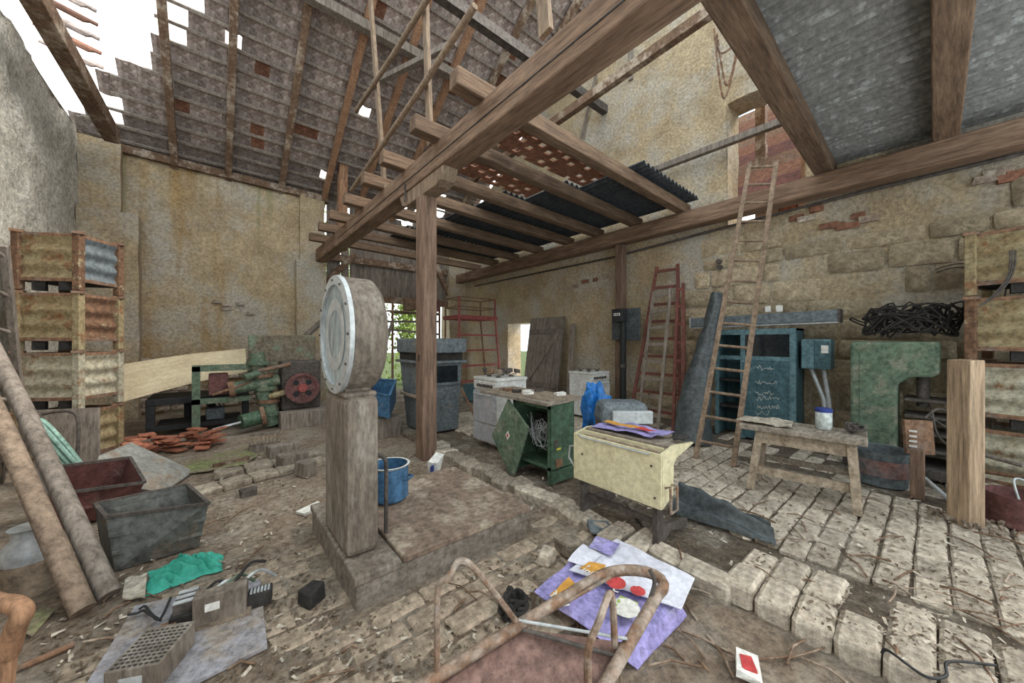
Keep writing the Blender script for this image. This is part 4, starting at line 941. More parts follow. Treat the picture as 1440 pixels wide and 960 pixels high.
MB().beam(bp_(.02,.02,FR+.2), bp_(LB,.02,FR+.2), .03, .075).build('stretcher', 'wood_pale', bn); MB().beam(bp_(.02,dep,FR+.24), bp_(LB,dep,FR+.24), .03, .05).build('stretcher', 'wood_grey', bn); MB().beam(bp_(LB,0,FR+.22), bp_(LB,dep,FR+.22), .03, .06).build('stretcher', 'wood_pale', bn)
zt_ = ht+FR
jr = thing('storage_jar', 'clear plastic jar with blue lid on the bench', 'jar', bp_(LB*.7,.25,zt_))
jc = bp_(LB*.7,.25,zt_+.004)
MB().lathe([(0,.0),(.052,.0),(.06,.02),(.06,.15),(.055,.16)], jc, 20).build('body', mat('jar_plastic', (.62,.66,.64), (.5,.54,.52), 5, .3, .05), jr, smooth=True); MB().lathe([(.062,.155),(.064,.185),(.05,.19),(0,.19)], jc, 20).build('lid', 'navy', jr, smooth=True)
cl_ = sheet('cloth', 'rag', [bp_(-.12,.02,zt_+.03), bp_(LB*.42,.03,zt_+.035), bp_(LB*.4,.3,zt_+.035), bp_(-.1,.32,zt_+.03)], 24, 14, .02, .012, fs=9); tag(cl_, 'grey folded rag lying on the left end of the bench', 'cloth')
cg = MB(); wire(cg, tuple(bp_(LB-.02,.24,zt_+.005)), (.09,.075,.1), 10, .007, 9); tag(cg.build('wire_cage', 'iron', None, smooth=True), 'small crushed wire basket on the right end of the bench', 'basket')
# --- tub
tbp = at(1247, 686, FR); tr = .215
tu = thing('zinc_tub', 'oval zinc washing tub with a rusty patch under the green press', 'tub', (tbp.x+.16,(tbp.y+.05),FR))
MB().lathe([(0,.01),(tr*.86,0),(tr,.33),(tr+.015,.345),(tr-.005,.34),(tr*.85,.02)], (tbp.x+.16,(tbp.y+.05),FR), 28).build('body', 'mach_grey', tu, smooth=True)
sp_ = onX(1262, 660, tbp.x-.08); MB().lathe([(tr*.925,.10),(tr*.985,.26)], (tbp.x+.16-.006,(tbp.y+.05)-.004,FR), 28).build('rust_patch', mat('rust_patch', (.25,.10,.08), (.15,.15,.15), 5, .7, .2), tu, smooth=True)
# --- switch plate on short post
sw = thing('fuse_plate', 'rusty louvred machine plate on a short stump right of the tub', 'machine part', (*at(1290,700,FR).xy, FR))
fp = at(1290,700,FR); 
MB().box((fp.x,fp.y,FR+.22), (.09,.09,.44)).build('stump', 'timber_z', sw, bevel=.006)
pl_ = [atd(1272,590,3.35), atd(1312,592,3.35), atd(1316,640,3.35), atd(1276,638,3.35)]; nd = rd(0,1)*.03
MB().add(pl_+[p+nd for p in pl_], [(0,1,2,3),(7,6,5,4),(0,4,5,1),(1,5,6,2),(2,6,7,3),(3,7,4,0)]).build('plate', 'rust', sw, bevel=.004)
for k in range(4): MB().box(atd(1284,606+k*7,3.33), (.05,.05,.012)).build('louvre', 'paper', sw)
for k in range(3): tube_obj('linkage', 'iron', bez([atd(1300+k*5,588-k*6,3.4), atd(1318,575+k*18,3.4), atd(1336,580+k*24,3.5)],4), .01, sw)
# --- timber stub
ts = at(1357,737,FR); tw = .115
so = thing('timber_stump', 'thick upright sawn timber with pale face standing on the bricks', 'timber', (ts.x,ts.y,FR))
rz2 = Matrix.Rotation(R(-38),3,'Z')
MB().box((ts.x,ts.y,FR+.64), (.125,.14,1.28), rz2, .006).build('shaft', mat('timber_tan', (.50,.36,.24), (.31,.21,.135), 7, .9, .5, 30, stretch=(1.6,1.6,.15)), so, bevel=.008)
db = MB()
for k in range(40): db.box((ts.x+rnd(-.16,.16), ts.y+rnd(-.18,.18), FR+rnd(.01,.05)), (rnd(.02,.05),rnd(.01,.03),.02), Euler((rnd(0,3),rnd(0,3),rnd(0,3))).to_matrix())
o = db.build('rotten_wood_chips', 'dust', so); o['kind'] = 'stuff'
# --- crates
def crate(name, label, C, ux, uy, w_, d_, h_, mats, group=None):
    """steel stacking crate: C near corner base, ux / uy unit directions, four posts, corrugated sides, feet"""
    C, ux, uy = Vector(C), Vector(ux), Vector(uy); t = thing(name, label, 'crate', C+(ux*w_+uy*d_)/2, group=group); body, post, side = mats
    g0 = h_*.18
    for a in (0,1):
        for b in (0,1):
            p = C+ux*(a*w_)+uy*(b*d_); MB().beam(p+Vector((0,0,0 if a+b else .0)), p+Vector((0,0,h_*.98)), .075, .075, ux).build('post', post, t, bevel=.008)
            MB().box(p+Vector((0,0,h_-.022)), (.10,.10,.03)).build('post_cap', 'rust', t)
    def panel(o, u, L, nrm, m):
        n_ = 24
        def f(s, q):
            z = g0+(h_*.92-g0)*q; return o+u*(.03+(L-.06)*s)+Vector((0,0,z))+nrm*(.016*math.cos(q*3*2*math.pi))
        MB().grid(f, 2, n_*2, nrm*-.006).build('corrugated_side', m, t, smooth=True)
        MB().beam(o+Vector((0,0,h_*.93)), o+u*L+Vector((0,0,h_*.93)), .035, .035).build('rim', 'rust', t); MB().beam(o+Vector((0,0,g0)), o+u*L+Vector((0,0,g0)), .04, .04).build('sill', 'rust', t)
    panel(C, ux, w_, -uy, body); panel(C, uy, d_, -ux, side); panel(C+uy*d_, ux, w_, uy, body); panel(C+ux*w_, uy, d_, ux, side)
    P = [C+ux*.02+uy*.02, C+ux*(w_-.02)+uy*.02, C+ux*(w_-.02)+uy*(d_-.02), C+ux*.02+uy*(d_-.02)]
    MB().hexa([p+Vector((0,0,g0-.02)) for p in P]+[p+Vector((0,0,g0)) for p in P]).build('bottom', 'dark', t)
    for s in (.28,.72): MB().box(C+ux*(w_*s)+uy*.05+Vector((0,0,g0*.5)), (.1,.1,g0)).build('foot', 'dark', t)
    return t
cr = onX(1371, 640, 6.0); uxr = Vector((-.22,-.975,0)).normalized(); uyr = Vector((.975,-.22,0)).normalized()
C0 = Vector((5.62, -.22, FR)); hcr = .62
for k, (ms, lab) in enumerate(((('crate_white','crate_white','crate_white'),'bottom steel crate of the right stack, hidden in scrap'), (('crate_white','crate_white','crate_white'),'whitish steel crate second from the floor in the right stack'), (('crate_paint','crate_rust','crate_paint'),'orange rusty steel crate third up in the right stack'), (('crate_paint','crate_paint','crate_paint'),'yellowish steel crate on top of the right stack'))):
    crate('steel_crate', lab, C0+Vector((0,0,k*hcr)), uxr, uyr, .95, .6, hcr, ms, 'steel crates stacked at the right')
lw = MB()
for q in range(3): lw.tube(bez([onX(1428-q*4,352,5.55), onX(1424-q*3,385,5.52), onX(1405-q*3,412,5.5), onX(1375,432,5.5)],6), .006, 5)
tag(lw.build('hanging_wire', 'iron', None, smooth=True), 'thin wires hanging down over the right crate stack', 'wire')
bpy.data.objects['hanging_wire'].location = (-.02,0,0)
# --- rusty drum at right edge
dp = at(1432, 742, FR); rdm = thing('rusty_drum', 'low rusty perforated drum with bent wire at the right edge', 'drum', (dp.x+.08,dp.y-.02,FR))
MB().lathe([(0,0),(.17,0),(.18,.01),(.185,.24),(.175,.24),(.165,.02)], (dp.x+.08,dp.y-.02,FR), 24).build('body', 'maroon', rdm, smooth=True)
tube_obj('wire_handle', 'alu', bez([(dp.x-.04,dp.y,FR+.22),(dp.x,dp.y+.02,FR+.36),(dp.x+.1,dp.y-.04,FR+.34),(dp.x+.18,dp.y-.06,FR+.22)],5), .007, rdm)
# --- scrap between stump and crates
for k, (px, py, d, sx, sy, sz, m_, lab, cat) in enumerate(((1410,640,2.95,.35,.12,.16,'crate_white','pale sheet metal cover leaning behind the sawn timber','cover'), (1398,620,2.9,.06,.3,.12,'rust','rusty bracket hanging over the low scrap heap','bracket'), (1432,615,2.85,.24,.2,.2,'cream','yellowish box in the scrap heap at the right edge','box'))):
    c = [(5.12,-.28,FR+.09), (5.1,-.8,FR+.30), (5.1,-.8,FR+.12)][k]; tag(MB().box(c, (sx,sy,sz), Matrix.Rotation(R(-35) if k == 0 else 0,3,'Z'), .008).build('scrap_'+cat, m_, None, bevel=.006), lab, cat)
for k, (a, b, lab) in enumerate((((1385,640),(1440,655),'pale rail lying over the right scrap heap'), ((1385,663),(1445,672),'lower rusty rod at the right scrap heap'), ((1300,672),(1338,705),'bent white pipe on the ground beside the sawn timber'))):
    tag(MB().tube([atd(*a,3.25), atd(*b,3.0 if k < 2 else 3.0)], .018, 8).build('pipe', ['timber_grey','rust','alu'][k], None, smooth=True), lab, 'pipe')
wt = MB(); wire(wt, (5.27, -.56, FR+.01), (.07,.05,.4), 12, .012, 10); tag(wt.build('rod_tangle', 'rust', None, smooth=True), 'tangle of rusty rods in front of the right crates', 'rods')
M['wood_brown'] = mat('wood_brown', (.33,.245,.18), (.19,.135,.10), 7, .9, .5, 30)
M['tray_grey'] = mat('tray_grey', (.38,.38,.35), (.24,.23,.21), 6, .7, .2, c3=(.30,.22,.16), s3=4, grit=.3)
# ================================================================ objects on the left and at the back
# --- crates left
r0 = Vector((0,0,0)); cl = rd(-5.12, 4.2); uxl = rd(-.985, -.15).normalized(); uyl = rd(-.15, .985).normalized()
for k, (ms, lab) in enumerate(((('crate_paint','crate_paint','crate_paint'),'lowest steel crate of the left stack behind the plywood panel'), (('crate_white','crate_white','crate_white'),'whitish steel crate second from the floor in the left stack'), (('crate_paint','crate_paint','crate_rust'),'yellow and rust coloured steel crate third up in the left stack'), (('crate_paint','crate_rust','mach_grey'),'steel crate on top of the left stack'))):
    crate('steel_crate', lab, cl+Vector((0,0,k*.70)), uxl, uyl, .6, .5, .70, ms, 'steel crates stacked at the left')
# --- ladder on left, poles
ladder('wooden_ladder', 'grey wooden ladder leaning on the left wall in front of the crates', at(40,672,.03), at(2,676,.03), atd(6,345,3.1), atd(-45,310,2.75), 7, 'timber_grey', .075, .018)
for (a, d1, b, d2, r_, lab) in (((117,868),1.94,(-12,575),2.3,.047,'brown round pole leaning at the far left, front one'), ((154,846),2.06,(12,540),2.5,.046,'grey round pole leaning beside the brown pole')):
    A, B = atd(*a,d1), atd(*b,d2); A.z = 0.03; C = A+(B-A)*1.7
    if C.x < XL+.1: C = A+(B-A)*((XL+.12-A.x)/(B.x-A.x))
    tag(MB().tube([A, A.lerp(C,.5)+Vector((.01,0,.01)), C], [r_*1.1, r_, r_*.85], 12).build('pole', 'timber_grey' if r_ < .0465 else 'wood_brown', None, smooth=True), lab, 'pole')
# --- bins
def trough(name, label, P, m, th=.012, ribs=2, cat='bin'):
    """open sheet bin: P = 4 bottom, 4 top points (ccw seen from above)"""
    P = [Vector(p) for p in P]; c = sum(P, Vector())/8; t = thing(name, label, cat, (c.x, c.y, min(p.z for p in P)))
    def panel(ix, nm):
        q = [P[i] for i in ix]; n = (q[1]-q[0]).cross(q[3]-q[0]).normalized(); n = n if n.dot(c-q[0]) > 0 else -n
        MB().add(q+[p+n*th for p in q], [tuple(range(len(q))), tuple(range(2*len(q)-1,len(q)-1,-1))]+[(i,(i+1)%len(q),(i+1)%len(q)+len(q),i+len(q)) for i in range(len(q))]).build(nm, m, t)
    panel((0,1,2,3),'bottom')
    for i in range(4): panel((i,(i+1)%4,(i+1)%4+4,i+4),'side_panel')
    for i in range(4): MB().beam(P[i+4], P[(i+1)%4+4], .022, .022).build('rim', 'iron', t)
    for r_ in range(ribs):
        q = (r_+1)/(ribs+1); a, b = P[0].lerp(P[4],q), P[1].lerp(P[5],q); o = ((P[0]+P[1])/2-c); o.z = 0; o = o.normalized()*.006
        MB().beam(a+o, b+o, .02, .025).build('rib', m, t)
    return t
trough('sheet_metal_bin', 'long dark green sheet metal bin with sloping end, nearest on the left', [q+Vector((.07,.12,0)) for q in [at(132,824,.0), at(260,784,0), at(260,784,0)+Vector((.0,.22,.0)), at(132,824,0)+Vector((-.1,.30,0)), at(118,742,.36), at(274,721,.34), at(244,692,.38), at(104,722,.38)]], 'slate')
B0 = at(150,735,.0); 
trough('drawer_bin', 'maroon metal drawer tilted behind the dark green bin', [Vector(p)+B0 for p in ((-.35,.0,.02),(.12,.12,.02),(.0,.5,.12),(-.47,.4,.12))]+[Vector(p)+B0 for p in ((-.28,-.10,.34),(.22,.0,.28),(.08,.42,.42),(-.42,.30,.46))], 'maroon', ribs=1)
B1 = at(196,700,.0)
trough('metal_tray', 'pale grey sheet metal tray lying upturned behind the maroon drawer', [Vector(p)*1.15+B1+Vector((.0,.1,0)) for p in ((-.25,.1,.36),(.10,.0,.10),(.25,.4,.08),(-.12,.5,.36))]+[Vector(p)*1.15+B1+Vector((.0,.1,0)) for p in ((-.3,-.02,.2),(.14,-.1,.0),(.33,.4,.0),(-.12,.6,.2))], 'tray_grey', ribs=0, cat='tray')
# --- mint rack
mr_ = thing('garden_chair', 'mint green slatted metal chair lying behind the bins', 'chair', (*atd(85,640,3.2).xy, 0))
q = [atd(52,592,3.1), atd(60,600,3.05), atd(122,668,3.0), atd(70,690,2.95)]
fr1 = bez([atd(70,692,3.15), atd(56,640,3.20), atd(52,600,3.25), atd(60,592,3.30), atd(92,625,3.35), atd(128,672,3.40)],5); tube_obj('frame_tube', 'mint', fr1, .02, mr_)
for k in range(5):
    s = k/5; tube_obj('slat', 'mint', [atd(58+3*k,598+15*k,3.26), atd(122-4*k,668+6*k,3.36)], .017, mr_)
MB().add([atd(70,640,3.32), atd(120,690,3.32), atd(95,690,3.30), atd(66,690,3.30)], [(0,1,2,3)]).build('seat_sheet', 'mint', mr_)
# --- plywood panel with bent pipe, leaning in front of lowest crate
pw_ = thing('plywood_panel', 'dark plywood sheet with bent wire leaning against the left crates', 'panel', (*atd(95,640,3.75).xy, 0))
Q = [atd(48,650,3.6), atd(138,650,3.75), atd(138,573,3.85), atd(46,577,3.7)]; Q[0].z = Q[1].z = 0.02; nq = rd(0,1)*.02
MB().add(Q+[p+nq for p in Q], [(0,1,2,3),(7,6,5,4),(0,4,5,1),(1,5,6,2),(2,6,7,3),(3,7,4,0)]).build('board', 'timber_grey', pw_)
tube_obj('bent_pipe', 'iron', bez([atd(60,582,3.55), atd(95,578,3.6), atd(110,592,3.6), atd(108,650,3.55)],5), .014, pw_)
# --- cabinet at far left edge, milk can, chair arm
cbx = thing('cupboard', 'dark maroon cupboard side at the left edge of the view', 'cupboard', (-1.15,2.9,0))
MB().bx(-1.5,-.86,2.78,3.02,0,.68).build('carcass', 'maroon', cbx, bevel=.006); MB().bx(-1.5,-.84,2.76,3.04,.68,.72).build('top', 'wood_grey', cbx, bevel=.005); MB().bx(-1.48,-.9,2.765,2.78,.05,.64).build('door', 'maroon', cbx, bevel=.004)
mc = at(52,838,0); mk = thing('milk_can', 'pale dented milk can behind the poles', 'can', (mc.x-.05,mc.y+.1,0))
MB().lathe([(0,0),(.11,0),(.115,.02),(.115,.2)], (mc.x-.05,mc.y+.1,0), 20).build('lower_body', 'wood_pale', mk, smooth=True); MB().lathe([(.116,.2),(.115,.27),(.07,.33),(.07,.38),(.085,.39),(.0,.39)], (mc.x-.05,mc.y+.1,0), 20).build('shoulder', 'alu', mk, smooth=True)
ca = thing('armchair', 'bentwood chair arm poking in at the lower left corner', 'chair', (*atd(5,960,1.4).xy, 0))
cpt = [atd(-40,830,1.42), atd(-5,846,1.36), atd(22,850,1.33), atd(32,862,1.32), atd(22,882,1.32), atd(12,920,1.34)]
tube_obj('arm', 'timber_red', bez(cpt,5), .03, ca, 10)
lgp = atd(10,915,1.34); MB().tube([lgp, (lgp.x-.02,lgp.y,0)], [.028,.022], 8).build('leg', 'timber_red', ca, smooth=True)
MB().tube([atd(-40,830,1.42), (atd(-40,830,1.42).x, atd(-40,830,1.42).y, 0)], .025, 8).build('leg', 'timber_red', ca, smooth=True)
# --- electrical board on the floor
eb = thing('mounting_board', 'dusty lilac board lying on the floor with electrical gear on it', 'board', (*at(290,880,.0).xy, 0))
E = [at(376,905,.04), at(366,812,.04), at(190,850,.04), at(105,985,.04), at(215,985,.04)]
MB().prism([(p.x,p.y) for p in E], (0,0,.015), (1,0,0), (0,1,0), (0,0,.022)).build('board', mat('board_lilac', (.42,.41,.46), (.24,.22,.22), 5, .9, .4, 40, c3=(.30,.25,.21), s3=3), eb, bevel=.003)
zb = .038
cn = thing('contactor', 'old electrical contactor block with cables on the mounting board', 'contactor', (*at(300,880,zb).xy, zb))
A0, A1 = at(268,893,zb), at(335,872,zb); du = (A1-A0).normalized(); dn = Vector((-du.y,du.x,0))
def ob(mb, u0, u1, v0, v1, z0, z1): 
    P = [A0+du*a+dn*b for a, b in ((u0,v0),(u1,v0),(u1,v1),(u0,v1))]; return mb.hexa([Vector((p.x,p.y,zb+z0)) for p in P]+[Vector((p.x,p.y,zb+z1)) for p in P])
ob(MB(), .0,.22,.02,.12,0,.16).build('main_block', 'scale_grey', cn, bevel=.005); ob(MB(), -.02,.24,.015,.14,0,.02).build('base_plate', 'dust', cn)
for k in range(3): ob(MB(), -.08,.0,.05+.045*k,.085+.045*k,.09,.14).build('terminal_row', 'iron', cn); ob(MB(), -.08,.0,.055+.045*k,.08+.045*k,.14,.145).build('terminal_screws', 'alu', cn)
ob(MB(), -.09,.0,.03,.2,0,.09).build('relay', 'dark', cn, bevel=.004); ob(MB(), -.12,-.06,.0,.05,.03,.07).build('coil', 'rust', cn); ob(MB(), .05,.11,.0195,.02,.08,.12).build('rating_plate', 'paper', cn)
ob(MB(), .22,.33,.06,.14,.0,.07).build('terminal_strip', 'dark', cn)
for k in range(6): ob(MB(), .23+.016*k,.24+.016*k,.08,.12,.07,.08).build('terminal', 'alu', cn)
for k in range(5): 
    s = A0+du*(.04+.04*k)+dn*.09; s.z = zb+.15; e = A0+du*(.14+.05*k)+dn*(.14+.02*k); e.z = zb+rnd(.05,.18); m_ = (s+e)/2; m_.z += .05
    tube_obj('cable', ['dark','alu','green_lt'][k % 3], bez([s,m_,e],5), .008, cn)
vb = thing('resistor_box', 'perforated grey ventilated box on the near end of the mounting board', 'box', (*at(180,930,zb).xy, zb))
V = [at(146,975,zb), at(212,968,zb), at(216,905,zb), at(190,893,zb)]
C0_, U_, W_ = at(145,985,zb), (at(212,972,zb)-at(145,985,zb)), None
U_ = U_.normalized(); W_ = Vector((-U_.y,U_.x,0))
def vbx(mb,u0,u1,v0,v1,z0,z1):
    P = [C0_+U_*a+W_*b for a, b in ((u0,v0),(u1,v0),(u1,v1),(u0,v1))]; return mb.hexa([Vector((p.x,p.y,zb+z0)) for p in P]+[Vector((p.x,p.y,zb+z1)) for p in P])
vbx(MB(), 0,.19,0,.24,.002,.11).build('case', 'scale_grey', vb, bevel=.004)
pf_ = MB()
for i in range(9):
    for j in range(10): vbx(pf_, .012+i*.0195,.024+i*.0195,.012+j*.0215,.02+j*.0215,.1095,.1115)
o = pf_.build('perforation', 'black', vb); o['kind'] = 'stuff'
vbx(MB(), .05,.13,-.003,0,.04,.075).build('name_plate', 'alu', vb)
cb_ = MB()
cb_.tube(bez([at(226,872,.05), at(212,864,.1), at(202,858,.06), at(192,862,.06), at(180,864,.06)],6), .006, 6)
cb_.tube(bez([at(240,840,.05), at(225,870,.12), at(212,862,.07), at(204,852,.06), at(196,856,.06)],6), .006, 6)
tag(cb_.build('loose_cable', 'black', None, smooth=True), 'black loose cable curling over the mounting board', 'cable')
# net and rags
nt_ = MB(); c = at(262,806,.0)
def nf(a, b):
    x, y = (a-.5)*.36, (b-.5)*.28; q = Vector((c.x+x, c.y+y, 0)); k = max(0, 1-(x/.18)**2)*max(0, 1-(y/.14)**2); return Vector((c.x+x+.04*nz3(q,9), c.y+y+.04*nz3(q+Vector((4,4,0)),9), .012+k*(.07+.05*nz3(q,16)+.035*math.sin(18*(a+b)*2))))
nt_.grid(nf, 40, 34)
tag(nt_.build('green_net', 'net', None, smooth=True), 'crumpled green netting in front of the dark green bin', 'net')
o = sheet('dirty_rag', 'rag', [at(172,840,.05), at(204,835,.05), at(207,806,.05), at(176,810,.05)], 24, 18, .03, .01, fs=11); tag(o, 'dirty white rag lying between the leaning poles and the green netting', 'rag')
tag(MB().box(at(438,835,.05), (.11,.1,.09), Matrix.Rotation(.6,3,'Z'), .01).build('small_transformer', 'dark', None, bevel=.008), 'small black transformer lying on the dirt left of the scale', 'transformer')
tag(MB().tube([at(15,945,.02), at(105,905,.02)], .014, 8).build('iron_rod', 'rust', None, smooth=True), 'brown iron rod on the dirt at lower left', 'rod')
tag(MB().box(at(437,715,.02), (.2,.12,.025), Matrix.Rotation(.4,3,'Z'), .006).build('magazine_pile', 'paper', None), 'small pile of white papers left of the scale column', 'papers')
tag(MB().box(at(348,692,.04), (.12,.1,.08), Matrix.Rotation(.2,3,'Z'), .015).build('iron_block', 'iron', None, bevel=.01), 'small dark iron block on the dirt before the edging stones', 'block')
# --- back: metal table with corrugated sheet
wt_ = thing('work_table', 'long dark steel work table against the end wall', 'table', (-.2,8.2,0))
TA, TB = onY(205,620,8.9), onY(385,600,9.0)
ty = 7.85; tx0, tx1 = onY(205,560,ty).x, onY(350,560,ty).x
for x_ in (tx0+.05, tx0+.45, tx1-.05, tx1-.5):
    for y_ in ((ty,) if x_ in (tx0+.05, tx1-.05) else (ty+.75,)): MB().bx(x_-.05,x_+.05,y_-.05,y_+.05,0,.5).build('leg', 'black', wt_, bevel=.006)
MB().bx(tx0,tx1,ty-.06,ty+.85,.5,.6).build('top', 'black', wt_, bevel=.01); MB().bx(tx0,tx1,ty-.05,ty+.02,.1,.17).build('lower_rail', 'black', wt_); MB().bx(tx0+.1,tx1-.1,ty+.05,ty+.7,.13,.16).build('lower_shelf', 'dark', wt_)
tag(MB().bx(tx0+.7,tx0+.95,ty+.1,ty+.35,.162,.36).build('battery_box', 'mach_grey', None, bevel=.02), 'grey box with cables on the lower shelf of the work table', 'box')
tag(MB().tube(bez([(tx0+.74,ty+.2,.365),(tx0+.72,ty+.18,.47),(tx0+.83,ty+.18,.48),(tx0+.9,ty+.2,.367)],6), .01, 6).build('cable_loop', 'black', None, smooth=True), 'black cable loop above the grey box under the work table', 'cable')
def corr_quad(name, m, P, n_corr, label=None, amp=.014, nv=4, sag=0):
    P = [Vector(p) for p in P]
    def f(a, b):
        p = P[0].lerp(P[1], a).lerp(P[3].lerp(P[2], a), b); p.z += amp*math.sin(b*n_corr*6.283)-sag*math.sin(a*math.pi); return p
    o = MB().grid(f, nv, n_corr*10, (0,0,-.005)).build(name, m, None, smooth=True)
    if label: tag(o, label, 'sheet')
    return o
corr_quad('corrugated_panel', 'fibre', [onY(168,566,7.75), onY(348,522,7.9), onY(345,490,8.8), onY(172,512,8.8)], 8, 'yellowed corrugated plastic sheet lying over the steel work table', sag=-.03)
corr_quad('corrugated_panel', 'wood_pale', [onY(400,535,9.2), onY(448,528,9.2), onY(448,488,9.8), onY(405,492,9.8)], 7, 'short corrugated sheet propped behind the geared machine')
for (a, b, Ya, Yb_, w_, lab) in (((350,546),(452,452),7.95,9.2,.14,'thick brown plank leaning up over the geared machine'), ((352,530),(392,500),8.1,8.7,.09,'thin grey plank beneath the leaning brown plank'), ((318,520),(352,506),8.2,8.6,.11,'short broken plank on the work table')):
    tag(MB().beam(onY(*a,Ya), onY(*b,Yb_), w_, .06).build('plank', 'timber_z' if w_ > .15 else 'timber_grey', None), lab, 'plank')
# --- geared machine
gm = thing('geared_machine', 'old green and brown workshop machine with red gear wheel', 'machine', (*at(400,645,0).xy, 0))
g = lambda px, py, Y=7.6: onY(px, py, Y)
gw = g(425, 545, 7.3); rg = .27
whl = MB().lathe([(0,-.03),(rg-.05,-.03),(rg-.05,-.05),(rg,-.05),(rg,.05),(rg-.05,.05),(rg-.05,.02),(0,.02)], (gw.x, 7.3, gw.z), 32, 'y').build('gear_wheel', 'maroon', gm, smooth=True)
MB().lathe([(0,-.08),(.07,-.08),(.08,0)], (gw.x,7.3,gw.z), 16, 'y').build('hub', 'red_steel', whl, smooth=True)
for k in range(4):
    a = R(45+90*k); MB().lathe([(0,-.034),(.05,-.034)], (gw.x+.14*math.cos(a),7.3,gw.z+.14*math.sin(a)), 12, 'y').build('wheel_hole', 'black', whl)
tth = MB()
for k in range(40):
    a = 2*math.pi*k/40; tth.box((gw.x+(rg+.008)*math.cos(a),7.3,gw.z+(rg+.008)*math.sin(a)), (.02,.09,.02), Matrix.Rotation(-a,3,'Y'))
o = tth.build('gear_teeth', 'iron', whl); o['kind'] = 'stuff'
MB().bx(gw.x-.3,gw.x+.32,7.4,7.9,.28,1.15).build('gearbox', 'iron', gm, bevel=.03); MB().bx(gw.x-.18,gw.x+.1,7.38,7.4,.45,.72).build('gearbox_opening', 'black', gm)
MB().bx(gw.x-.75,gw.x+.3,7.75,7.85,.9,1.62).build('guard_plate', mat('guard', (.24,.20,.14), (.13,.10,.075), 7, .8, .4, c3=(.20,.25,.17), s3=4), gm, bevel=.02)
cx_ = g(372, 600).x
MB().tube([(cx_+.12,7.5,.05),(cx_-.05,7.5,.75),(cx_-.12,7.55,1.3)], [.15,.12,.11], 12).build('pump_column', 'green_lt', gm, smooth=True); MB().cyl((cx_-.45,7.45,.72),(cx_+.2,7.5,.82), .1, 14).build('cylinder', 'green_lt', gm, smooth=True); MB().cyl((cx_-.5,7.45,.71),(cx_-.42,7.45,.722), .13, 14).build('flange', 'rust', gm, smooth=True)
MB().cyl((cx_-.35,7.2,.2),(cx_-.05,7.3,.24), .12, 14).build('motor', 'green_cab', gm, smooth=True); MB().cyl((cx_-.7,7.15,.14),(cx_-.35,7.2,.2), .02, 8).build('shaft', 'alu', gm); MB().cyl((cx_-.08,7.3,.24),(cx_-.02,7.3,.25), .16, 16).build('pulley', 'rust', gm, smooth=True)
MB().bx(cx_-.95,cx_-.85,7.5,7.6,0,1.1).build('frame_leg', 'green_lt', gm); MB().bx(cx_-.95,cx_-.2,7.5,7.6,1.02,1.12).build('frame_rail', 'green_lt', gm); MB().bx(cx_-.95,cx_-.2,7.5,7.6,.5,.58).build('frame_rail', 'green_lt', gm); MB().bx(cx_-.75,cx_-.5,7.55,7.7,.62,.98).build('red_tank', 'maroon', gm, bevel=.02)
for k in range(5):
    z = .25+.22*k; x_ = cx_+.1-.05*k; MB().lathe([(.0,-.03),(.17,-.03),(.17,.03),(0,.03)], (x_,7.5,z), 14).build('flange', 'rust' if k % 2 else 'green_lt', gm, smooth=True)
for (a, b, r_) in (((cx_-.1,7.35,1.0),(cx_+.35,7.3,1.1),.035), ((cx_+.05,7.35,.55),(cx_+.3,7.3,.62),.05), ((cx_-.3,7.3,.9),(cx_-.05,7.4,.98),.06), ((cx_-.7,7.3,.66),(cx_-.2,7.4,.82),.02)): MB().cyl(a, b, r_, 10).build('valve_pipe', random.choice(['rust','green_lt','crate_paint']), gm, smooth=True)
MB().bx(gw.x-.35,gw.x+.5,7.1,7.9,.0,.28).build('timber_base', 'timber_grey', gm, bevel=.01)
for k, (px, py, sx, lab) in enumerate(((372,632,.3,'small slatted crate in front of the geared machine'), (398,640,.34,'grey timber block beside the slatted crate'), (412,655,.3,'lower timber block in front of the geared machine base'), (430,668,.14,'small cut timber end lying before the machine blocks'))):
    p = at(px, py, 0.0)
    if k == 0:
        t = thing('slatted_crate', lab, 'crate', (p.x,p.y,0)); MB().box((p.x,p.y,.06), (.34,.22,.1)).build('base', 'timber_grey', t)
        for q in range(8): MB().box((p.x-.15+.043*q,p.y-.1,.17), (.02,.02,.14)).build('slat', 'wood_pale', t)
        MB().box((p.x,p.y-.1,.245), (.34,.03,.03)).build('top_rail', 'timber_grey', t)
    else: tag(MB().box((p.x,p.y,.08), (sx,.2,.16), Matrix.Rotation(.1*k,3,'Z'), .01).build('timber_block', 'timber_grey', None, bevel=.01), lab, 'block')
# --- red roof tile shards (each a broken tile)
random.seed(5)
M['shard'] = mat('shard', (.50,.20,.12), (.34,.12,.075), 6, .9, .4, rnd=.3)
laid = []
for k in range(46):
    sx, sy = rnd(.14,.28), rnd(.1,.18); rr = math.hypot(sx, sy)/2
    for tr_ in range(400):
        t_ = rnd(0,1); p = at(192+104*t_+rnd(-12,12), 636-14*t_+rnd(-8,9), .03); lay = tr_//100
        if all(l != lay or (p.xy-q.xy).length > rr+r2 for q, r2, l in laid) and (lay == 0 or any(l == lay-1 and (p.xy-q.xy).length < r2 for q, r2, l in laid)): break
    else: continue
    laid.append((p, rr, lay))
    o = MB().box((p.x,p.y,.048+.05*lay), (sx,sy,.016), Euler((rnd(-.11,.11),rnd(-.11,.11),rnd(0,3))).to_matrix(), .003).build('broken_tile', 'shard', None)
    tag(o, 'broken red roof tile in the pile before the steel table', 'roof tile', 'broken tiles heaped by the moss')
tag(MB().beam(at(300,655,.05), at(350,643,.05), .05, .04).build('batten_piece', 'timber', None), 'dark batten lying in front of the broken red tiles', 'batten')
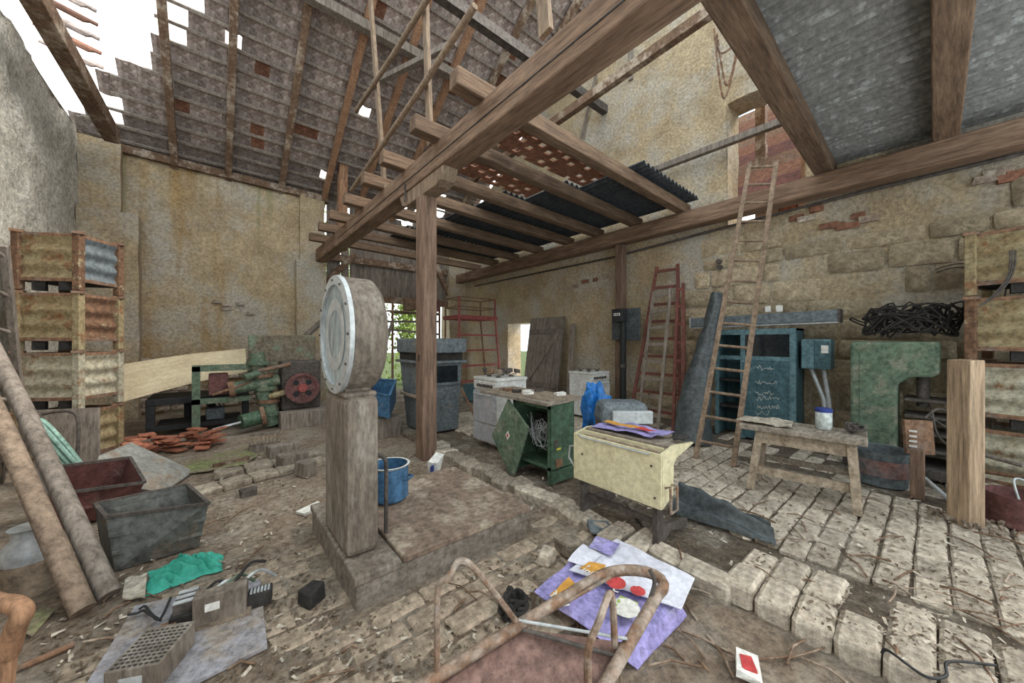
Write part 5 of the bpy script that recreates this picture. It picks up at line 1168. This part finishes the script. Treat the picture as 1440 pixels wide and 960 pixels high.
# --- grey machine behind the post
gk = thing('grey_press', 'tall grey painted workshop machine standing behind the timber post', 'machine', (2.8,5.4,FR))
MB().hexa([(2.5,5.0,FR),(3.05,5.0,FR),(3.05,5.75,FR),(2.5,5.75,FR),(2.42,4.95,1.18),(3.1,4.95,1.18),(3.1,5.85,1.18),(2.42,5.85,1.18)]).build('body', 'mach_grey', gk, bevel=.015)
MB().bx(2.36,3.14,4.88,5.9,1.16,1.2).build('table_plate', 'mach_grey', gk, bevel=.008); MB().bx(2.42,3.1,4.95,5.85,1.2,1.32).build('slot_body', 'dark', gk); MB().bx(2.38,3.14,4.88,5.9,1.32,1.55).build('hood', 'mach_grey', gk, bevel=.02)
MB().bx(2.40,2.43,5.02,5.8,.62,.66).build('trim_bar', 'wood_pale', gk); MB().bx(2.6,3.0,4.93,4.95,.85,1.12).build('dark_window', 'glass_dark', gk); MB().bx(2.57,3.03,4.925,4.94,.82,.86).build('window_ledge', 'mach_grey', gk)
tube_obj('stay_rod', 'rust', [(3.1,4.95,.7),(3.25,4.6,FR)], .02, gk)
# --- blue tray
bt = atd(533,560,5.6); bo = thing('blue_tray', 'blue plastic tray tipped on edge behind the weighing scale', 'tray', (bt.x,bt.y,.2))
T = [atd(512,548,5.7), atd(524,533,5.8), atd(556,535,5.6), atd(553,556,5.4), atd(513,588,5.45), atd(520,575,5.9), atd(553,562,5.8), atd(548,590,5.3)]
ct4 = [atd(511,548,5.5), atd(524,532,5.9), atd(557,534,5.75), atd(548,556,5.35)]; dn_ = Vector((.02,.05,-.36))
for i in range(4):
    a, b = ct4[i], ct4[(i+1)%4]; MB().add([a,b,b+dn_,a+dn_], [(0,1,2,3)]).build('side_wall', 'blue_enamel', bo); MB().beam(a, b, .03, .02).build('rim', 'blue_enamel', bo)
MB().add([p+dn_ for p in ct4], [(0,1,2,3)]).build('bottom', 'blue_enamel', bo)
tag(MB().bx(bt.x-.2,bt.x+.3,bt.y-.15,bt.y+.3,0,.3).build('tray_support', 'timber_grey', None, bevel=.01), 'low grey wooden box under the blue tray', 'box')
# --- junk frames in the far opening
fj = thing('scaffold_tower', 'rusty scaffold frames and boards in the far opening', 'scaffold', (3.4,8.2,FR))
for (px, a, b) in ((552,425,560),(590,425,520),(618,425,520),(534,440,540)):
    p0, p1 = onY(px,a,8.4), onY(px,b,8.4); p0z = p1.z; MB().tube([p0, (p0.x,p0.y,FR)], .03, 8).build('standard', 'rust', fj, smooth=True)
for (a, b) in (((538,452),(618,452)),((545,463),(618,470)),((552,490),(590,480)),((530,520),(552,452))): MB().beam(onY(*a,8.38), onY(*b,8.3), .06, .05).build('ledger', 'timber_grey', fj)
for k in range(3): MB().bx(onY(545+6*k,448,8.2+.22*k).x, onY(616,448,8.2+.22*k).x, 8.1+.22*k, 8.3+.22*k, 2.2, 2.23).build('deck_board', 'timber', fj)
for k, (px, py, sx, sz, m_, lab) in enumerate(((571,462,.28,.3,'timber','brown bundle of wood on the scaffold'), (604,455,.26,.3,'maroon','dark red box on the scaffold behind the post'))):
    p = onY(px, py, 8.4); tag(MB().box((p.x,8.2,2.255+sz/2), (sx,.2,sz), None, .012).build('scaffold_load', m_, None, bevel=.02), lab, 'box')
rs = thing('steel_platform', 'red steel step platform with railing at the far right wall', 'platform', (5.2,8.0,FR))
K = lambda px, py: onY(px, py, 8.0)
zp = K(665,447).z; xa, xb = K(640,447).x, K(690,447).x
for x_ in (xa, xb):
    for y_ in (7.8, 8.5):
        tube_obj('corner_post', 'red_steel' if y_ < 8 else 'rust', [(x_+(.15 if x_ == xb else -.08),y_-.1,FR),(x_,y_,zp),(x_,y_,K(665,420).z)], .025, rs)
MB().bx(xa-.05,xb+.05,7.75,8.55,zp-.05,zp+.05).build('deck', 'red_steel', rs, bevel=.005)
for z in (K(665,420).z, K(665,433).z): tube_obj('rail', 'rust', [(xa,7.8,z),(xb,7.8,z),(xb,8.5,z),(xa,8.5,z),(xa,7.8,z)], .015, rs)
for k in range(4): MB().bx(xa-.04,xb+.06,7.72,7.9,.45+.4*k,.49+.4*k).build('step', 'red_steel', rs)
tag(MB().box((4.9,7.2,FR+.2), (.5,.3,.4), None, .02).build('steel_box', 'teal', None, bevel=.01), 'dark steel box on the floor before the red platform', 'box')
# --- debris: leaves, chips and twigs scattered over both floors
random.seed(21)
def litter(parent, n, zone, zf, m, smin, smax, name):
    mb = MB()
    for _ in range(n):
        px, py = zone(); p = at(px, py, zf)
        if p.x > 2.3 and zf < .05 or p.x < 2.3 and zf > .05: continue
        if SX0-.05 < p.x < SX1+.05 and SY0-.05 < p.y < SY1+.05: continue
        if p.y > 10 or p.x > 6.3 or p.x < -1.6: continue
        s = rnd(smin, smax); e = Euler((rnd(-.5,.5),rnd(-.5,.5),rnd(0,6.3))).to_matrix(); c = p+Vector((0,0,.012))
        mb.add([c+e@Vector(v)*s for v in ((-1,-.35,0),(.9,-.4,.15),(1,.3,0),(-.8,.45,.2))], [(0,1,2,3)])
    o = mb.build(name, m, parent, fix=False); o['kind'] = 'stuff'
zl = lambda: (rnd(60,760), 640+320*random.random()**1.4); zr = lambda: (rnd(640,1440), 610+350*random.random()**1.2)
M['chip'] = mat('chip', (.20,.145,.10), (.09,.065,.045), 10, 1, 0); M['chip_pale'] = mat('chip_pale', (.56,.50,.42), (.40,.33,.26), 10, 1, 0)
litter(fl, 3200, zl, 0.0, 'chip', .005, .017, 'leaf_litter'); litter(fl, 650, zl, 0.0, 'chip_pale', .006, .026, 'pale_chips')
litter(fr, 3800, zr, FR, 'chip', .004, .016, 'leaf_litter'); litter(fr, 700, zr, FR, 'chip_pale', .006, .028, 'pale_chips')
tw = MB()
for _ in range(170):
    px, py = zr() if random.random() < .65 else zl(); z = FR+.01 if at(px,py,FR).x > 2.35 else .015; p = at(px, py, z)
    if SX0-.3 < p.x < SX1+.2 and SY0-.2 < p.y < SY1+.2 or p.y > 9 or p.x > 6.2 or p.x < -1.4: continue
    a = rnd(0,3.1); L_ = rnd(.06,.3); d = Vector((math.cos(a),math.sin(a),0)); tw.tube([p-d*L_*.5, p+Vector((rnd(-.02,.02),rnd(-.02,.02),.015)), p+d*L_*.5], rnd(.003,.007), 5)
o = tw.build('twigs', 'timber', fr, smooth=True); o['kind'] = 'stuff'
cw = MB().tube(bez([at(1240,918,FR+.02), at(1250,915,FR+.05), at(1300,950,FR+.03), at(1330,950,FR+.03), at(1335,930,FR+.05), at(1400,935,FR+.02)],6), .006, 6); tag(cw.build('wire_piece', 'black', None, smooth=True), 'black bent wire lying on the pale bricks at lower right', 'wire')
cp = thing('crushed_packet', 'crushed red and white packet on the ground at bottom right', 'packet', (*at(1052,945,.02).xy, .02)); p = at(1052,945,.03)
MB().box((p.x,p.y,.05), (.12,.09,.03), Matrix.Rotation(.4,3,'Z'), .012).build('packet', 'paper', cp); MB().box((p.x,p.y,.07), (.07,.05,.012), Matrix.Rotation(.5,3,'Z'), .006).build('red_print', 'red', cp)
